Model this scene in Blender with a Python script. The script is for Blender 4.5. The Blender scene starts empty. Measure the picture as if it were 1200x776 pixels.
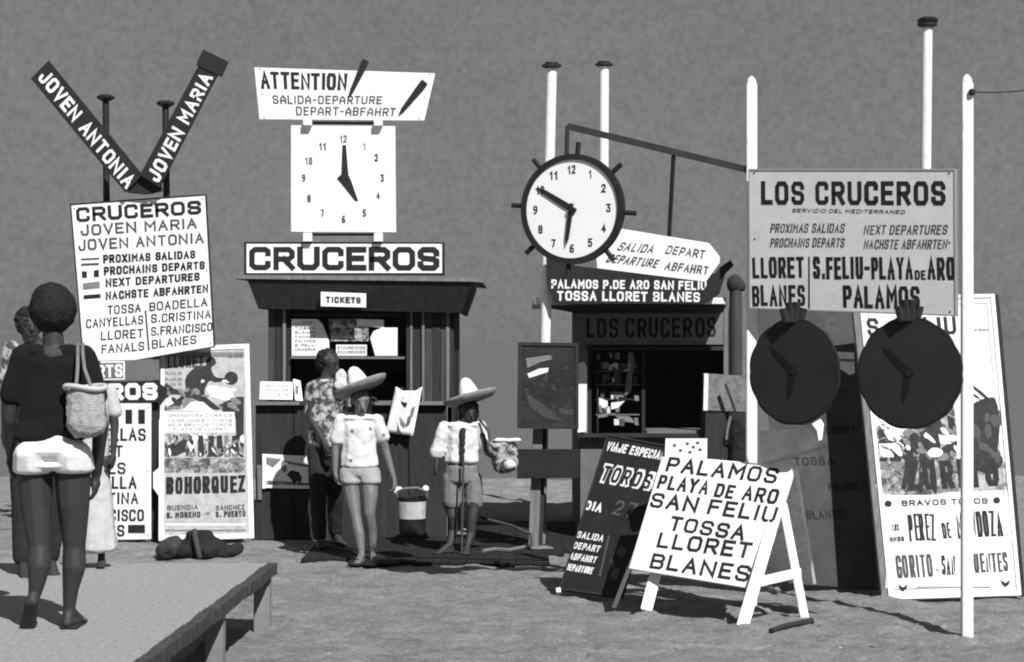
import bpy, bmesh, math, random
from mathutils import Vector, Matrix, noise
R = math.radians
random.seed(7)
scene = bpy.context.scene
COL = scene.collection

# ------------------------------------------------------------------ camera, sky, sun, exposure
F = 2333.0            # focal length in photo pixels (photo 1200 x 776)
HC = 1.80             # eye height above the sand
PROM = 0.40           # top of the promenade slab
cam_data = bpy.data.cameras.new("camera")
cam = bpy.data.objects.new("camera", cam_data)
COL.objects.link(cam)
cam_data.sensor_width = 36.0
cam_data.lens = 70.0
cam_data.shift_y = 0.010
cam_data.clip_end = 9000.0
cam_data.clip_start = 0.1
cam.location = (0, 0, HC)
cam.rotation_euler = (R(90), 0, 0)
scene.camera = cam

SUN_EL, SUN_AZ = 45.0, 26.0     # azimuth: degrees to the right of straight behind the camera
sdir = Vector((math.sin(R(SUN_AZ)) * math.cos(R(SUN_EL)), -math.cos(R(SUN_AZ)) * math.cos(R(SUN_EL)), math.sin(R(SUN_EL))))
sun_data = bpy.data.lights.new("sun", 'SUN')
sun_data.energy = 4.8
sun_data.angle = R(0.53)
sun_data.color = (1.0, 1.0, 1.0)
sun = bpy.data.objects.new("sun", sun_data)
COL.objects.link(sun)
sun.rotation_euler = sdir.to_track_quat('Z', 'Y').to_euler()
sun.location = (20, -30, 40)

world = bpy.data.worlds.new("World")
scene.world = world
world.use_nodes = True
wn = world.node_tree
wn.nodes.clear()
sky = wn.nodes.new('ShaderNodeTexSky')
sky.sky_type = 'NISHITA'
sky.sun_disc = False
sky.sun_elevation = R(SUN_EL)
sky.sun_rotation = R(180 - SUN_AZ)
bw = wn.nodes.new('ShaderNodeRGBToBW')            # black-and-white film
mixw = wn.nodes.new('ShaderNodeMath'); mixw.operation = 'MULTIPLY_ADD'
mixw.inputs[1].default_value = 0.035
mixw.inputs[2].default_value = 1.04
bg = wn.nodes.new('ShaderNodeBackground')
bg.inputs[1].default_value = 0.13
wo = wn.nodes.new('ShaderNodeOutputWorld')
wn.links.new(sky.outputs[0], bw.inputs[0])
wn.links.new(bw.outputs[0], mixw.inputs[0])
# painted haze mottling and film-grain noise, multiplied into the sky brightness
wtc = wn.nodes.new('ShaderNodeTexCoord')
last = mixw.outputs[0]
for sc_, am_ in ((7.0, .10), (90.0, .10), (300.0, .30)):
    nz_ = wn.nodes.new('ShaderNodeTexNoise'); nz_.inputs['Scale'].default_value = sc_; nz_.inputs['Detail'].default_value = 3
    wn.links.new(wtc.outputs['Generated'], nz_.inputs['Vector'])
    ma_ = wn.nodes.new('ShaderNodeMath'); ma_.operation = 'MULTIPLY_ADD'; ma_.inputs[1].default_value = am_ * 2; ma_.inputs[2].default_value = 1 - am_
    wn.links.new(nz_.outputs['Fac'], ma_.inputs[0])
    mu_ = wn.nodes.new('ShaderNodeMath'); mu_.operation = 'MULTIPLY'
    wn.links.new(last, mu_.inputs[0]); wn.links.new(ma_.outputs[0], mu_.inputs[1]); last = mu_.outputs[0]
wn.links.new(last, bg.inputs[0])
wn.links.new(bg.outputs[0], wo.inputs[0])

scene.view_settings.view_transform = 'Standard'
scene.view_settings.look = 'None'
scene.view_settings.exposure = 0.36
scene.view_settings.gamma = 1.0
scene.cycles.filter_width = 2.0
scene.cycles.max_bounces = 6

# ------------------------------------------------------------------ helpers
def P(px, py, d):
    return Vector(((px - 600) / F * d, d, HC - (py - 400) / F * d))

def dg(py, z=0.0):                      # distance of a ground point seen at row py
    return (HC - z) * F / (py - 400)

MATS = {}
def mat(name, v, rough=0.75, amp=0.12, scale=6.0, bump=0.15, bscale=60.0, kind=None, v2=None, stretch=None, thr=0.5):
    """grey paint / cloth / wood: value v with noise +-amp; kind: spots, weave, streak, mottle"""
    if name in MATS:
        return MATS[name]
    m = bpy.data.materials.new(name); m.use_nodes = True
    nt = m.node_tree; N = nt.nodes; L = nt.links
    b = N['Principled BSDF']
    b.inputs['Roughness'].default_value = rough
    b.inputs['Specular IOR Level'].default_value = 0.3
    tc = N.new('ShaderNodeTexCoord')
    mp = N.new('ShaderNodeMapping')
    L.new(tc.outputs['Object'], mp.inputs[0])
    if stretch: mp.inputs['Scale'].default_value = stretch
    n = N.new('ShaderNodeTexNoise'); n.inputs['Scale'].default_value = scale; n.inputs['Detail'].default_value = 8; n.inputs['Roughness'].default_value = 0.65
    L.new(mp.outputs[0], n.inputs['Vector'])
    cr = N.new('ShaderNodeValToRGB')
    cr.color_ramp.elements[0].position = 0.3; cr.color_ramp.elements[1].position = 0.7
    a = max(0.0, v * (1 - amp)); c = min(1.0, v * (1 + amp))
    cr.color_ramp.elements[0].color = (a, a, a, 1); cr.color_ramp.elements[1].color = (c, c, c, 1)
    L.new(n.outputs['Fac'], cr.inputs[0])
    out = cr.outputs[0]
    if kind:
        if kind == 'spots':
            t = N.new('ShaderNodeTexVoronoi'); t.inputs['Scale'].default_value = 11.0; src = t.outputs['Distance']
        elif kind == 'weave':
            t = N.new('ShaderNodeTexWave'); t.inputs['Scale'].default_value = 40.0; t.bands_direction = 'Z'; t.inputs['Distortion'].default_value = 6.0; src = t.outputs['Fac']
        elif kind == 'mottle':
            t = N.new('ShaderNodeTexNoise'); t.inputs['Scale'].default_value = 17.0; t.inputs['Detail'].default_value = 8; t.inputs['Roughness'].default_value = .7; src = t.outputs['Fac']
        elif kind == 'dirt':
            t = N.new('ShaderNodeTexNoise'); t.inputs['Scale'].default_value = 5.0; t.inputs['Detail'].default_value = 10; t.inputs['Roughness'].default_value = 0.85; src = t.outputs['Fac']
        elif kind == 'height':
            t = N.new('ShaderNodeSeparateXYZ'); src = t.outputs['Z']
        L.new(tc.outputs['Object'], t.inputs[0])
        r2 = N.new('ShaderNodeValToRGB')
        r2.color_ramp.elements[0].position = thr - 0.05; r2.color_ramp.elements[1].position = thr + 0.05
        if kind == 'spots':
            r2.color_ramp.elements[0].color = (1, 1, 1, 1); r2.color_ramp.elements[1].color = (0, 0, 0, 1)
        else:
            r2.color_ramp.elements[0].color = (0, 0, 0, 1); r2.color_ramp.elements[1].color = (1, 1, 1, 1)
        if kind == 'dirt':
            r2.color_ramp.elements[1].position = thr + 0.22
        L.new(src, r2.inputs[0])
        mx = N.new('ShaderNodeMix'); mx.data_type = 'RGBA'
        L.new(r2.outputs[0], mx.inputs[0]); L.new(out, mx.inputs[6])
        mx.inputs[7].default_value = (v2, v2, v2, 1)
        out = mx.outputs[2]
    L.new(out, b.inputs['Base Color'])
    if bump:
        n2 = N.new('ShaderNodeTexNoise'); n2.inputs['Scale'].default_value = bscale; n2.inputs['Detail'].default_value = 5
        L.new(mp.outputs[0], n2.inputs['Vector'])
        bp = N.new('ShaderNodeBump'); bp.inputs['Strength'].default_value = bump; bp.inputs['Distance'].default_value = 0.01
        L.new(n2.outputs['Fac'], bp.inputs['Height']); L.new(bp.outputs[0], b.inputs['Normal'])
    MATS[name] = m
    return m

WHITE = mat('white_board_paint', 0.78, 0.55, 0.08, 3, 0.12, kind='dirt', v2=0.36, thr=0.56)
WHITE2 = mat('white_pole_paint', 0.78, 0.5, 0.08, 5, 0.2, kind='dirt', v2=0.28, thr=0.56)
GREYB = mat('pale_grey_board_paint', 0.60, 0.6, 0.08, 9, 0.1)
BLACK = mat('black_board_paint', 0.014, 0.75, 0.3, 8, 0.1)
INK = mat('black_lettering_paint', 0.014, 0.7, 0.4, 30, 0.0)
FADED = mat('faded_lettering_paint', 0.07, 0.8, 0.5, 60, 0.0)
WINK = mat('white_lettering_paint', 0.74, 0.7, 0.15, 40, 0.0)
MIDINK = mat('grey_printing_ink', 0.18, 0.8, 0.4, 40, 0.0)
DARKINK = mat('dark_printing_ink', 0.03, 0.8, 0.5, 25, 0.0)
PAPER = mat('poster_paper', 0.78, 0.7, 0.05, 8, 0.3, 12, kind='dirt', v2=0.42, thr=0.56)
PAPERG = mat('grey_printed_poster_paper', 0.42, 0.7, 0.15, 10, 0.15, 12, kind='mottle', v2=0.33, thr=0.55)
PHOTO = mat('printed_picture_ink', 0.36, 0.7, 0.3, 30, 0.0, kind='mottle', v2=0.06, thr=0.50)
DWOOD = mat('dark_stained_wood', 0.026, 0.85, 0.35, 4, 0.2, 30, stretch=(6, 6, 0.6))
DWOOD2 = mat('weathered_dark_wood', 0.05, 0.8, 0.4, 4, 0.3, 30, stretch=(8, 8, 0.5))
GWOOD = mat('weathered_grey_wood', 0.16, 0.8, 0.3, 4, 0.3, 30, stretch=(8, 8, 0.5))
SHADEPLANK = mat('shadow_plank_wood', 0.012, 0.9, 0.45, 5, 0.3, 30, stretch=(6, 1, 6))  # near-black planks standing in for a cast shadow
INSIDE = mat('unlit_interior_paint', 0.22, 0.85, 0.2, 5, 0.0)
HUTW = mat('hut_wall_paint', 0.15, 0.75, 0.2, 3, 0.15, 20)
HUTL = mat('hut_lower_wall_paint', 0.13, 0.75, 0.2, 3, 0.15, 20)
METAL = mat('dark_iron', 0.02, 0.5, 0.3, 12, 0.1)
SKIN_D = mat('tanned_skin_dark', 0.034, 0.6, 0.12, 12, 0.05)
SKIN_L = mat('tanned_skin', 0.13, 0.5, 0.12, 12, 0.05)
HAIR = mat('black_curly_hair', 0.01, 0.8, 0.5, 40, 0.8, 90)
TSHIRT = mat('black_cotton', 0.006, 1.0, 0.25, 8, 0.3, 40)
SHORTSW = mat('white_cotton', 0.62, 0.85, 0.14, 7, 0.7, 14)
SHIRTF = mat('flowered_white_cotton', 0.60, 0.85, 0.16, 7, 0.7, 14, kind='spots', v2=0.12, thr=0.17)
SHIRTP = mat('patterned_cotton', 0.42, 0.85, 0.2, 8, 0.25, 22, kind='mottle', v2=0.05, thr=0.5)
SHORTSG = mat('grey_denim', 0.30, 0.85, 0.15, 12, 0.3, 40)
SHORTSD = mat('mid_grey_cotton', 0.17, 0.85, 0.15, 12, 0.3, 40)
TROUS = mat('dark_trouser_cloth', 0.018, 0.9, 0.2, 12, 0.3, 30)
PALE = mat('pale_dress_cloth', 0.45, 0.85, 0.12, 6, 0.4, 14)
STRAW = mat('woven_straw', 0.42, 0.85, 0.2, 20, 0.5, 60, kind='weave', v2=0.16, thr=0.45)
BRIM = mat('grey_woven_brim', 0.21, 0.9, 0.3, 20, 0.4, 80)
STRAWH = mat('bleached_straw', 0.75, 0.85, 0.1, 20, 0.4, 80)
FELT = mat('dark_felt', 0.022, 0.95, 0.25, 12, 0.3, 60)
LEATHER = mat('dark_leather', 0.03, 0.6, 0.2, 12, 0.2)
BUNDLE = mat('dark_canvas', 0.014, 0.9, 0.5, 5, 0.5, 14)
CLOCKD = mat('dull_dark_clock_face', 0.019, 0.75, 0.2, 4, 0.1)
GLASS = None

def thing(name, label, cat, loc, group=None):
    o = bpy.data.objects.new(name, None)
    o.empty_display_size = 0.1
    COL.objects.link(o)
    o.location = loc
    o['label'] = label; o['category'] = cat
    if group: o['group'] = group
    return o

class MB:
    def __init__(s): s.v = []; s.f = []
    def poly(s, pts):
        b = len(s.v); s.v += [Vector(p) for p in pts]; s.f.append(list(range(b, b + len(pts))))
    def prism(s, pts, off):
        """closed prism: outline pts (list of Vectors), extruded by vector off"""
        n = len(pts); b = len(s.v)
        s.v += [Vector(p) for p in pts] + [Vector(p) + off for p in pts]
        s.f.append(list(range(b, b + n))); s.f.append(list(range(b + 2 * n - 1, b + n - 1, -1)))
        for i in range(n):
            j = (i + 1) % n
            s.f.append([b + i, b + n + i, b + n + j, b + j])
    def box(s, x0, x1, y0, y1, z0, z1):
        s.prism([(x0, y0, z0), (x1, y0, z0), (x1, y0, z1), (x0, y0, z1)], Vector((0, y1 - y0, 0)))
    def bar(s, p0, p1, w, t=None, side=None):
        """square bar from p0 to p1; width w along `side`, thickness t"""
        p0 = Vector(p0); p1 = Vector(p1); t = t or w
        d = (p1 - p0).normalized()
        sd = Vector(side) if side else (Vector((1, 0, 0)) if abs(d.x) < 0.9 else Vector((0, 0, 1)))
        sd = (sd - d * sd.dot(d)).normalized(); u = d.cross(sd).normalized()
        q = [p0 - sd * w / 2 - u * t / 2, p0 + sd * w / 2 - u * t / 2, p0 + sd * w / 2 + u * t / 2, p0 - sd * w / 2 + u * t / 2]
        s.prism(q, p1 - p0)
    def tube(s, pts, r, n=10, r1=None, cap=True):
        pts = [Vector(p) for p in pts]; m = len(pts); b = len(s.v)
        prev = None
        for i, p in enumerate(pts):
            d = (pts[min(i + 1, m - 1)] - pts[max(i - 1, 0)]).normalized()
            if prev is None:
                a = d.orthogonal().normalized()
            else:
                a = (prev - d * prev.dot(d)).normalized()
            prev = a; c = d.cross(a)
            rr = r if r1 is None else r + (r1 - r) * i / (m - 1)
            for k in range(n):
                t = 2 * math.pi * k / n
                s.v.append(p + (a * math.cos(t) + c * math.sin(t)) * rr)
        for i in range(m - 1):
            for k in range(n):
                k2 = (k + 1) % n
                s.f.append([b + i * n + k, b + i * n + k2, b + (i + 1) * n + k2, b + (i + 1) * n + k])
        if cap:
            s.f.append([b + k for k in range(n)][::-1]); s.f.append([b + (m - 1) * n + k for k in range(n)])
    def lathe(s, c, prof, n=28, ax=None, sx=1.0, sy=1.0, rot=None, wob=0.0):
        """prof: (radius, height) pairs about c; rot: Matrix"""
        b = len(s.v); c = Vector(c)
        for i, (r, h) in enumerate(prof):
            for k in range(n):
                t = 2 * math.pi * k / n
                rr = r * (1 + wob * math.sin(3 * t + 1.0) + wob * .6 * math.sin(7 * t))
                v = Vector((rr * math.cos(t) * sx, rr * math.sin(t) * sy, h))
                if rot: v = rot @ v
                s.v.append(c + v)
        for i in range(len(prof) - 1):
            for k in range(n):
                k2 = (k + 1) % n
                s.f.append([b + i * n + k, b + i * n + k2, b + (i + 1) * n + k2, b + (i + 1) * n + k])
        s.f.append([b + k for k in range(n)][::-1]); s.f.append([b + (len(prof) - 1) * n + k for k in range(n)])
    def build(s, name, m, parent=None, smooth=False, bevel=0.0, label=None, recalc=True, kind=None):
        o0 = parent
        org = Vector((0, 0, 0))
        while o0 is not None:
            org += Vector(o0.location); o0 = o0.parent
        me = bpy.data.meshes.new(name)
        me.from_pydata([tuple(v - org) for v in s.v], [], s.f)
        if recalc:
            bm = bmesh.new(); bm.from_mesh(me); bmesh.ops.recalc_face_normals(bm, faces=bm.faces)
            if bevel:
                bmesh.ops.remove_doubles(bm, verts=bm.verts, dist=1e-6)
                ed = [e for e in bm.edges if e.is_manifold and e.calc_face_angle(0) > 0.6]
                bmesh.ops.bevel(bm, geom=ed, offset=bevel, segments=2, affect='EDGES', clamp_overlap=True)
            bm.to_mesh(me); bm.free()
        me.materials.append(m)
        o = bpy.data.objects.new(name, me)
        COL.objects.link(o)
        if parent is not None: o.parent = parent
        if smooth:
            for p in me.polygons: p.use_smooth = True
            if smooth != 'all':
                try: me.set_sharp_from_angle(angle=R(40))
                except Exception: pass
        if label: o['label'] = label
        if kind: o['kind'] = kind
        return o

# ---- hand-painted block letters: polylines on a unit square
c_ = .2
G = {
 'A': (1, [[(0, 0), (0, .62), (.5, 1), (1, .62), (1, 0)], [(0, .36), (1, .36)]]),
 'a': (1, [[(0, 0), (.5, 1), (1, 0)], [(.2, .36), (.8, .36)]]),
 'B': (.95, [[(0, 0), (0, 1), (.8, 1), (1, .85), (1, .68), (.82, .53), (0, .53)], [(.8, .53), (1, .38), (1, .15), (.8, 0), (0, 0)]]),
 'C': (.95, [[(1, .78), (1, .9), (.85, 1), (.2, 1), (0, .85), (0, .15), (.2, 0), (.85, 0), (1, .1), (1, .22)]]),
 'D': (1, [[(0, 0), (0, 1), (.75, 1), (1, .78), (1, .22), (.75, 0), (0, 0)]]),
 'E': (.85, [[(1, 1), (0, 1), (0, 0), (1, 0)], [(0, .52), (.85, .52)]]),
 'F': (.85, [[(1, 1), (0, 1), (0, 0)], [(0, .52), (.85, .52)]]),
 'G': (1, [[(1, .78), (1, .9), (.85, 1), (.2, 1), (0, .85), (0, .15), (.2, 0), (.85, 0), (1, .15), (1, .45), (.55, .45)]]),
 'H': (1, [[(0, 0), (0, 1)], [(1, 0), (1, 1)], [(0, .5), (1, .5)]]),
 'I': (.12, [[(.5, 0), (.5, 1)]]),
 'J': (.8, [[(1, 1), (1, .18), (.8, 0), (.2, 0), (0, .18), (0, .35)]]),
 'K': (.95, [[(0, 0), (0, 1)], [(1, 1), (.05, .48)], [(.3, .6), (1, 0)]]),
 'L': (.8, [[(0, 1), (0, 0), (1, 0)]]),
 'M': (1.2, [[(0, 0), (0, 1), (.5, .4), (1, 1), (1, 0)]]),
 'N': (1.05, [[(0, 0), (0, 1), (1, 0), (1, 1)]]),
 'O': (1, [[(.2, 0), (0, .18), (0, .82), (.2, 1), (.8, 1), (1, .82), (1, .18), (.8, 0), (.2, 0)]]),
 'P': (.9, [[(0, 0), (0, 1), (.8, 1), (1, .85), (1, .6), (.8, .45), (0, .45)]]),
 'Q': (1, [[(.2, 0), (0, .18), (0, .82), (.2, 1), (.8, 1), (1, .82), (1, .18), (.8, 0), (.2, 0)], [(.6, .3), (1, 0)]]),
 'R': (.95, [[(0, 0), (0, 1), (.8, 1), (1, .85), (1, .62), (.8, .47), (0, .47)], [(.5, .47), (1, 0)]]),
 'S': (.95, [[(1, .8), (1, .86), (.82, 1), (.18, 1), (0, .86), (0, .66), (.18, .53), (.82, .48), (1, .36), (1, .14), (.82, 0), (.18, 0), (0, .14), (0, .2)]]),
 'T': (.9, [[(0, 1), (1, 1)], [(.5, 1), (.5, 0)]]),
 'U': (1, [[(0, 1), (0, .18), (.2, 0), (.8, 0), (1, .18), (1, 1)]]),
 'V': (1, [[(0, 1), (.5, 0), (1, 1)]]),
 'W': (1.2, [[(0, 1), (.25, 0), (.5, .7), (.75, 0), (1, 1)]]),
 'X': (1, [[(0, 0), (1, 1)], [(0, 1), (1, 0)]]),
 'Y': (1, [[(0, 1), (.5, .5), (1, 1)], [(.5, .5), (.5, 0)]]),
 'Z': (.9, [[(0, 1), (1, 1), (0, 0), (1, 0)]]),
 '.': (.12, [[(.5, 0), (.5, .13)]]),
 '-': (.5, [[(0, .48), (1, .48)]]),
 '1': (.35, [[(0, .75), (1, 1), (1, 0)]]),
 '2': (.8, [[(0, .8), (.2, 1), (.8, 1), (1, .82), (1, .6), (0, 0), (1, 0)]]),
 '3': (.8, [[(0, 1), (1, 1), (.45, .58), (.8, .55), (1, .38), (1, .16), (.8, 0), (.2, 0), (0, .15)]]),
 '4': (.85, [[(.75, 0), (.75, 1), (0, .3), (1, .3)]]),
 '5': (.8, [[(1, 1), (.1, 1), (.05, .55), (.7, .6), (1, .42), (1, .15), (.75, 0), (.15, 0), (0, .12)]]),
 '6': (.8, [[(.9, 1), (.3, .95), (0, .6), (0, .16), (.2, 0), (.8, 0), (1, .16), (1, .4), (.8, .55), (.1, .5)]]),
 '7': (.8, [[(0, 1), (1, 1), (.35, 0)]]),
 '8': (.8, [[(.2, .53), (0, .68), (0, .85), (.2, 1), (.8, 1), (1, .85), (1, .68), (.8, .53), (.2, .53), (0, .38), (0, .15), (.2, 0), (.8, 0), (1, .15), (1, .38), (.8, .53)]]),
 '9': (.8, [[(.1, 0), (.7, .05), (1, .4), (1, .84), (.8, 1), (.2, 1), (0, .84), (0, .6), (.2, .45), (.95, .5)]]),
 '0': (.8, [[(.2, 0), (0, .18), (0, .82), (.2, 1), (.8, 1), (1, .82), (1, .18), (.8, 0), (.2, 0)]]),
}

def ribbon(pts, T):
    """2-D miter ribbon; returns list of quads"""
    pts = [Vector((p[0], p[1])) for p in pts]
    closed = (pts[0] - pts[-1]).length < 1e-6 and len(pts) > 3
    if closed: pts = pts[:-1]
    if not closed:
        e0 = (pts[0] - pts[1]).normalized() * T / 2; e1 = (pts[-1] - pts[-2]).normalized() * T / 2
        pts = [pts[0] + e0] + pts[1:-1] + [pts[-1] + e1]
    n = len(pts); Ls = []; Rs = []
    for i in range(n):
        a = pts[i - 1] if (closed or i > 0) else None
        b = pts[(i + 1) % n] if (closed or i < n - 1) else None
        d1 = (pts[i] - a).normalized() if a is not None else (b - pts[i]).normalized()
        d2 = (b - pts[i]).normalized() if b is not None else d1
        n1 = Vector((-d1.y, d1.x)); n2 = Vector((-d2.y, d2.x))
        m = n1 + n2
        if m.length < 1e-4: m = n1
        m.normalize(); k = 1 / max(0.45, m.dot(n1))
        Ls.append(pts[i] + m * k * T / 2); Rs.append(pts[i] - m * k * T / 2)
    q = []
    for i in range(n if closed else n - 1):
        j = (i + 1) % n
        q.append([Rs[i], Rs[j], Ls[j], Ls[i]])
    return q

class Frame:
    """flat local frame in metres"""
    def __init__(s, C, ux, uy):
        s.C = Vector(C); s.ux = Vector(ux).normalized(); s.uy = Vector(uy).normalized()
        s.n = s.ux.cross(s.uy)
        if s.n.y > 0: s.n = -s.n
    def m2w(s, x, y, off=0.0): return s.C + s.ux * x + s.uy * y + s.n * off
    def local(s, p): return Vector(p)
    def hpx(s, h): return h

class Board:
    """a board given by its four corners in the picture with a distance for each"""
    def __init__(s, tl, tr, br, bl, d):
        if not isinstance(d, (tuple, list)): d = (d, d, d, d)
        s.px = [Vector(p) for p in (tl, tr, br, bl)]
        s.w = [P(p[0], p[1], dd) for p, dd in zip(s.px, d)]
        # keep the board flat: the lower right corner lies in the plane of the other three
        pn = (s.w[1] - s.w[0]).cross(s.w[3] - s.w[0]); dv_ = s.w[2] - cam.location
        s.w[2] = cam.location + dv_ * (pn.dot(s.w[0] - cam.location) / pn.dot(dv_))
        s.W = ((s.w[1] - s.w[0]).length + (s.w[2] - s.w[3]).length) / 2
        s.H = ((s.w[3] - s.w[0]).length + (s.w[2] - s.w[1]).length) / 2
        s.n = (s.w[1] - s.w[3]).cross(s.w[0] - s.w[2]).normalized()
        if s.n.y > 0: s.n = -s.n
        s.Hpx = ((s.px[3] - s.px[0]).length + (s.px[2] - s.px[1]).length) / 2
    def uv(s, p):
        p = Vector(p); tl, tr, br, bl = s.px; u = v = .5
        for _ in range(12):
            q = bl * (1 - u) * (1 - v) + br * u * (1 - v) + tr * u * v + tl * (1 - u) * v
            e = p - q
            du = (br - bl) * (1 - v) + (tr - tl) * v
            dv = (tl - bl) * (1 - u) + (tr - br) * u
            det = du.x * dv.y - du.y * dv.x
            u += (e.x * dv.y - e.y * dv.x) / det; v += (du.x * e.y - du.y * e.x) / det
        return u, v
    def pt(s, u, v, off=0.0):
        tl, tr, br, bl = s.w
        return bl * (1 - u) * (1 - v) + br * u * (1 - v) + tr * u * v + tl * (1 - u) * v + s.n * off
    def m2w(s, x, y, off=0.0): return s.pt(x / s.W, y / s.H, off)
    def local(s, p):
        u, v = s.uv(p); return Vector((u * s.W, v * s.H))
    def hpx(s, h): return h * s.H / s.Hpx
    def atpx(s, p, off=0.0):
        u, v = s.uv(p); return s.pt(u, v, off)
    def rect(s, mb, u0, v0, u1, v1, o0, o1):
        mb.prism([s.pt(u0, v0, o0), s.pt(u1, v0, o0), s.pt(u1, v1, o0), s.pt(u0, v1, o0)], s.n * (o1 - o0))
    def rectpx(s, mb, x0, y0, x1, y1, o0, o1):
        a = s.uv((x0, y1)); b = s.uv((x1, y0)); s.rect(mb, a[0], a[1], b[0], b[1], o0, o1)
    def outline(s, pts, o): return [s.atpx(p, o) for p in pts]
    def panel(s, parent, m, th=0.02, name='panel', bevel=0.002, label=None):
        mb = MB(); s.rect(mb, 0, 0, 1, 1, -th, 0); o = mb.build(name, m, parent, bevel=bevel, label=label)
        if s.W > .5 and name == 'panel':
            for (u, v) in ((.03, .03), (.97, .03), (.03, .97), (.97, .97), (.03, .5), (.97, .5)):
                nb = MB(); c0 = s.pt(u, v, 0); nb.tube([c0, c0 + s.n * .003], .006, 8); nb.build('nail', METAL, parent)
        return o
    def frame(s, parent, m, w, o0=-0.03, o1=0.008, name='frame', inner=None):
        fu = w / s.W; fv = w / s.H
        for (a, b, c, d) in ((0, 0, fu, 1), (1 - fu, 0, 1, 1), (fu, 0, 1 - fu, fv), (fu, 1 - fv, 1 - fu, 1)):
            mb = MB(); s.rect(mb, a, b, c, d, o0, o1); mb.build(name, m, parent, bevel=0.002)

PRINT_N = [0]
def text(b, st, p0, p1, h, parent, m=None, t=.17, off=0.0015, gap=.32, slant=0.0, name='lettering', jit=0.018, alt=True):
    """paint one line of letters; p0/p1 baseline ends, h letter height (photo px on a Board, metres on a Frame)"""
    m = m or INK
    a = b.local(p0); e = b.local(p1); H = b.hpx(h)
    L = (e - a).length; dx = (e - a) / L; dy = Vector((-dx.y, dx.x))
    T = t * H
    tot = 0; adv = []; ng = 0
    for i, ch in enumerate(st):
        w = .62 if ch == ' ' else G[('a' if ch == 'A' and alt else ch)][0]
        adv.append((tot, w, ng)); tot += w
        ng += 1
        if i + 1 < len(st): tot += gap if (ch != ' ' and st[i + 1] != ' ') else 0.05
    if ng * T > .42 * L: T = .42 * L / ng
    sc = (L - ng * T) / max(tot, 1e-3)
    mb = MB(); k = 0
    rng = random.Random(hash(st) & 0xffff if False else sum(ord(c) for c in st))
    for ch, (x0, w, ng) in zip(st, adv):
        if ch == ' ': continue
        jx, jy = rng.uniform(-jit, jit) * H, rng.uniform(-jit, jit) * H
        T1 = T * rng.uniform(.92, 1.08)
        for line in G['a' if ch == 'A' and alt else ch][1]:
            pts = []
            for (x, y) in line:
                X = T / 2 + ng * T + (x0 + x * w) * sc + jx; Y = T / 2 + y * (H - T) + jy
                pts.append((X + slant * Y, Y))
            k += 1
            for q in ribbon(pts, T1):
                mb.poly([b.m2w(*(a + dx * v.x + dy * v.y), off + 0.00004 * (k % 9)) for v in q])
    o = mb.build(name, m, parent, recalc=False)
    me = o.data
    # faces must look along the board normal
    bm = bmesh.new(); bm.from_mesh(me)
    for f in bm.faces:
        f.normal_update()
        if f.normal.dot(b.n) < 0: f.normal_flip()
    bm.to_mesh(me); bm.free()
    return o

def shape(b, pts, parent, m, off=0.001, name='print'):
    """flat printed shape given in photo pixels on board b"""
    if len(pts) > 9:
        q = []; n = len(pts)
        for i in range(n):
            p0, p1, p2, p3 = [Vector(pts[(i + j) % n]) for j in (-1, 0, 1, 2)]
            for t in (0, .33, .66):
                q.append(.5 * ((2 * p1) + (p2 - p0) * t + (2 * p0 - 5 * p1 + 4 * p2 - p3) * t * t + (3 * p1 - p0 - 3 * p2 + p3) * t ** 3))
        pts = q
    mb = MB(); mb.poly([b.atpx(p, off) for p in pts]); o = mb.build(name, m, parent, recalc=False)
    return o
def rectshape(b, x0, y0, x1, y1, parent, m, off=0.001, name='print'):
    return shape(b, [(x0, y0), (x1, y0), (x1, y1), (x0, y1)], parent, m, off, name)

def splatter(b, x0, y0, x1, y1, n, r, parent, m, seed, off=.0018, ang=.6):
    rs = random.Random(seed); mb = MB()
    for i in range(n):
        cx, cy = rs.uniform(x0, x1), rs.uniform(y0, y1); L_ = rs.uniform(.5, 1.6) * r; W_ = L_ * rs.uniform(.25, .7); a = rs.gauss(ang, .5); k = 10
        ca, sa = math.cos(a), math.sin(a); pts = []
        for j in range(k):
            t = j * 2 * math.pi / k; u = math.cos(t) * L_ * rs.uniform(.85, 1.05); v = math.sin(t) * W_ * rs.uniform(.85, 1.05)
            px = min(x1, max(x0, cx + u * ca - v * sa)); py = min(y1, max(y0, cy + u * sa + v * ca)); pts.append((px, py))
        mb.poly([b.atpx(p, off + .00003 * (i % 12)) for p in pts])
    o = mb.build('print', m, parent, recalc=False, kind='stuff')
    return o

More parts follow.
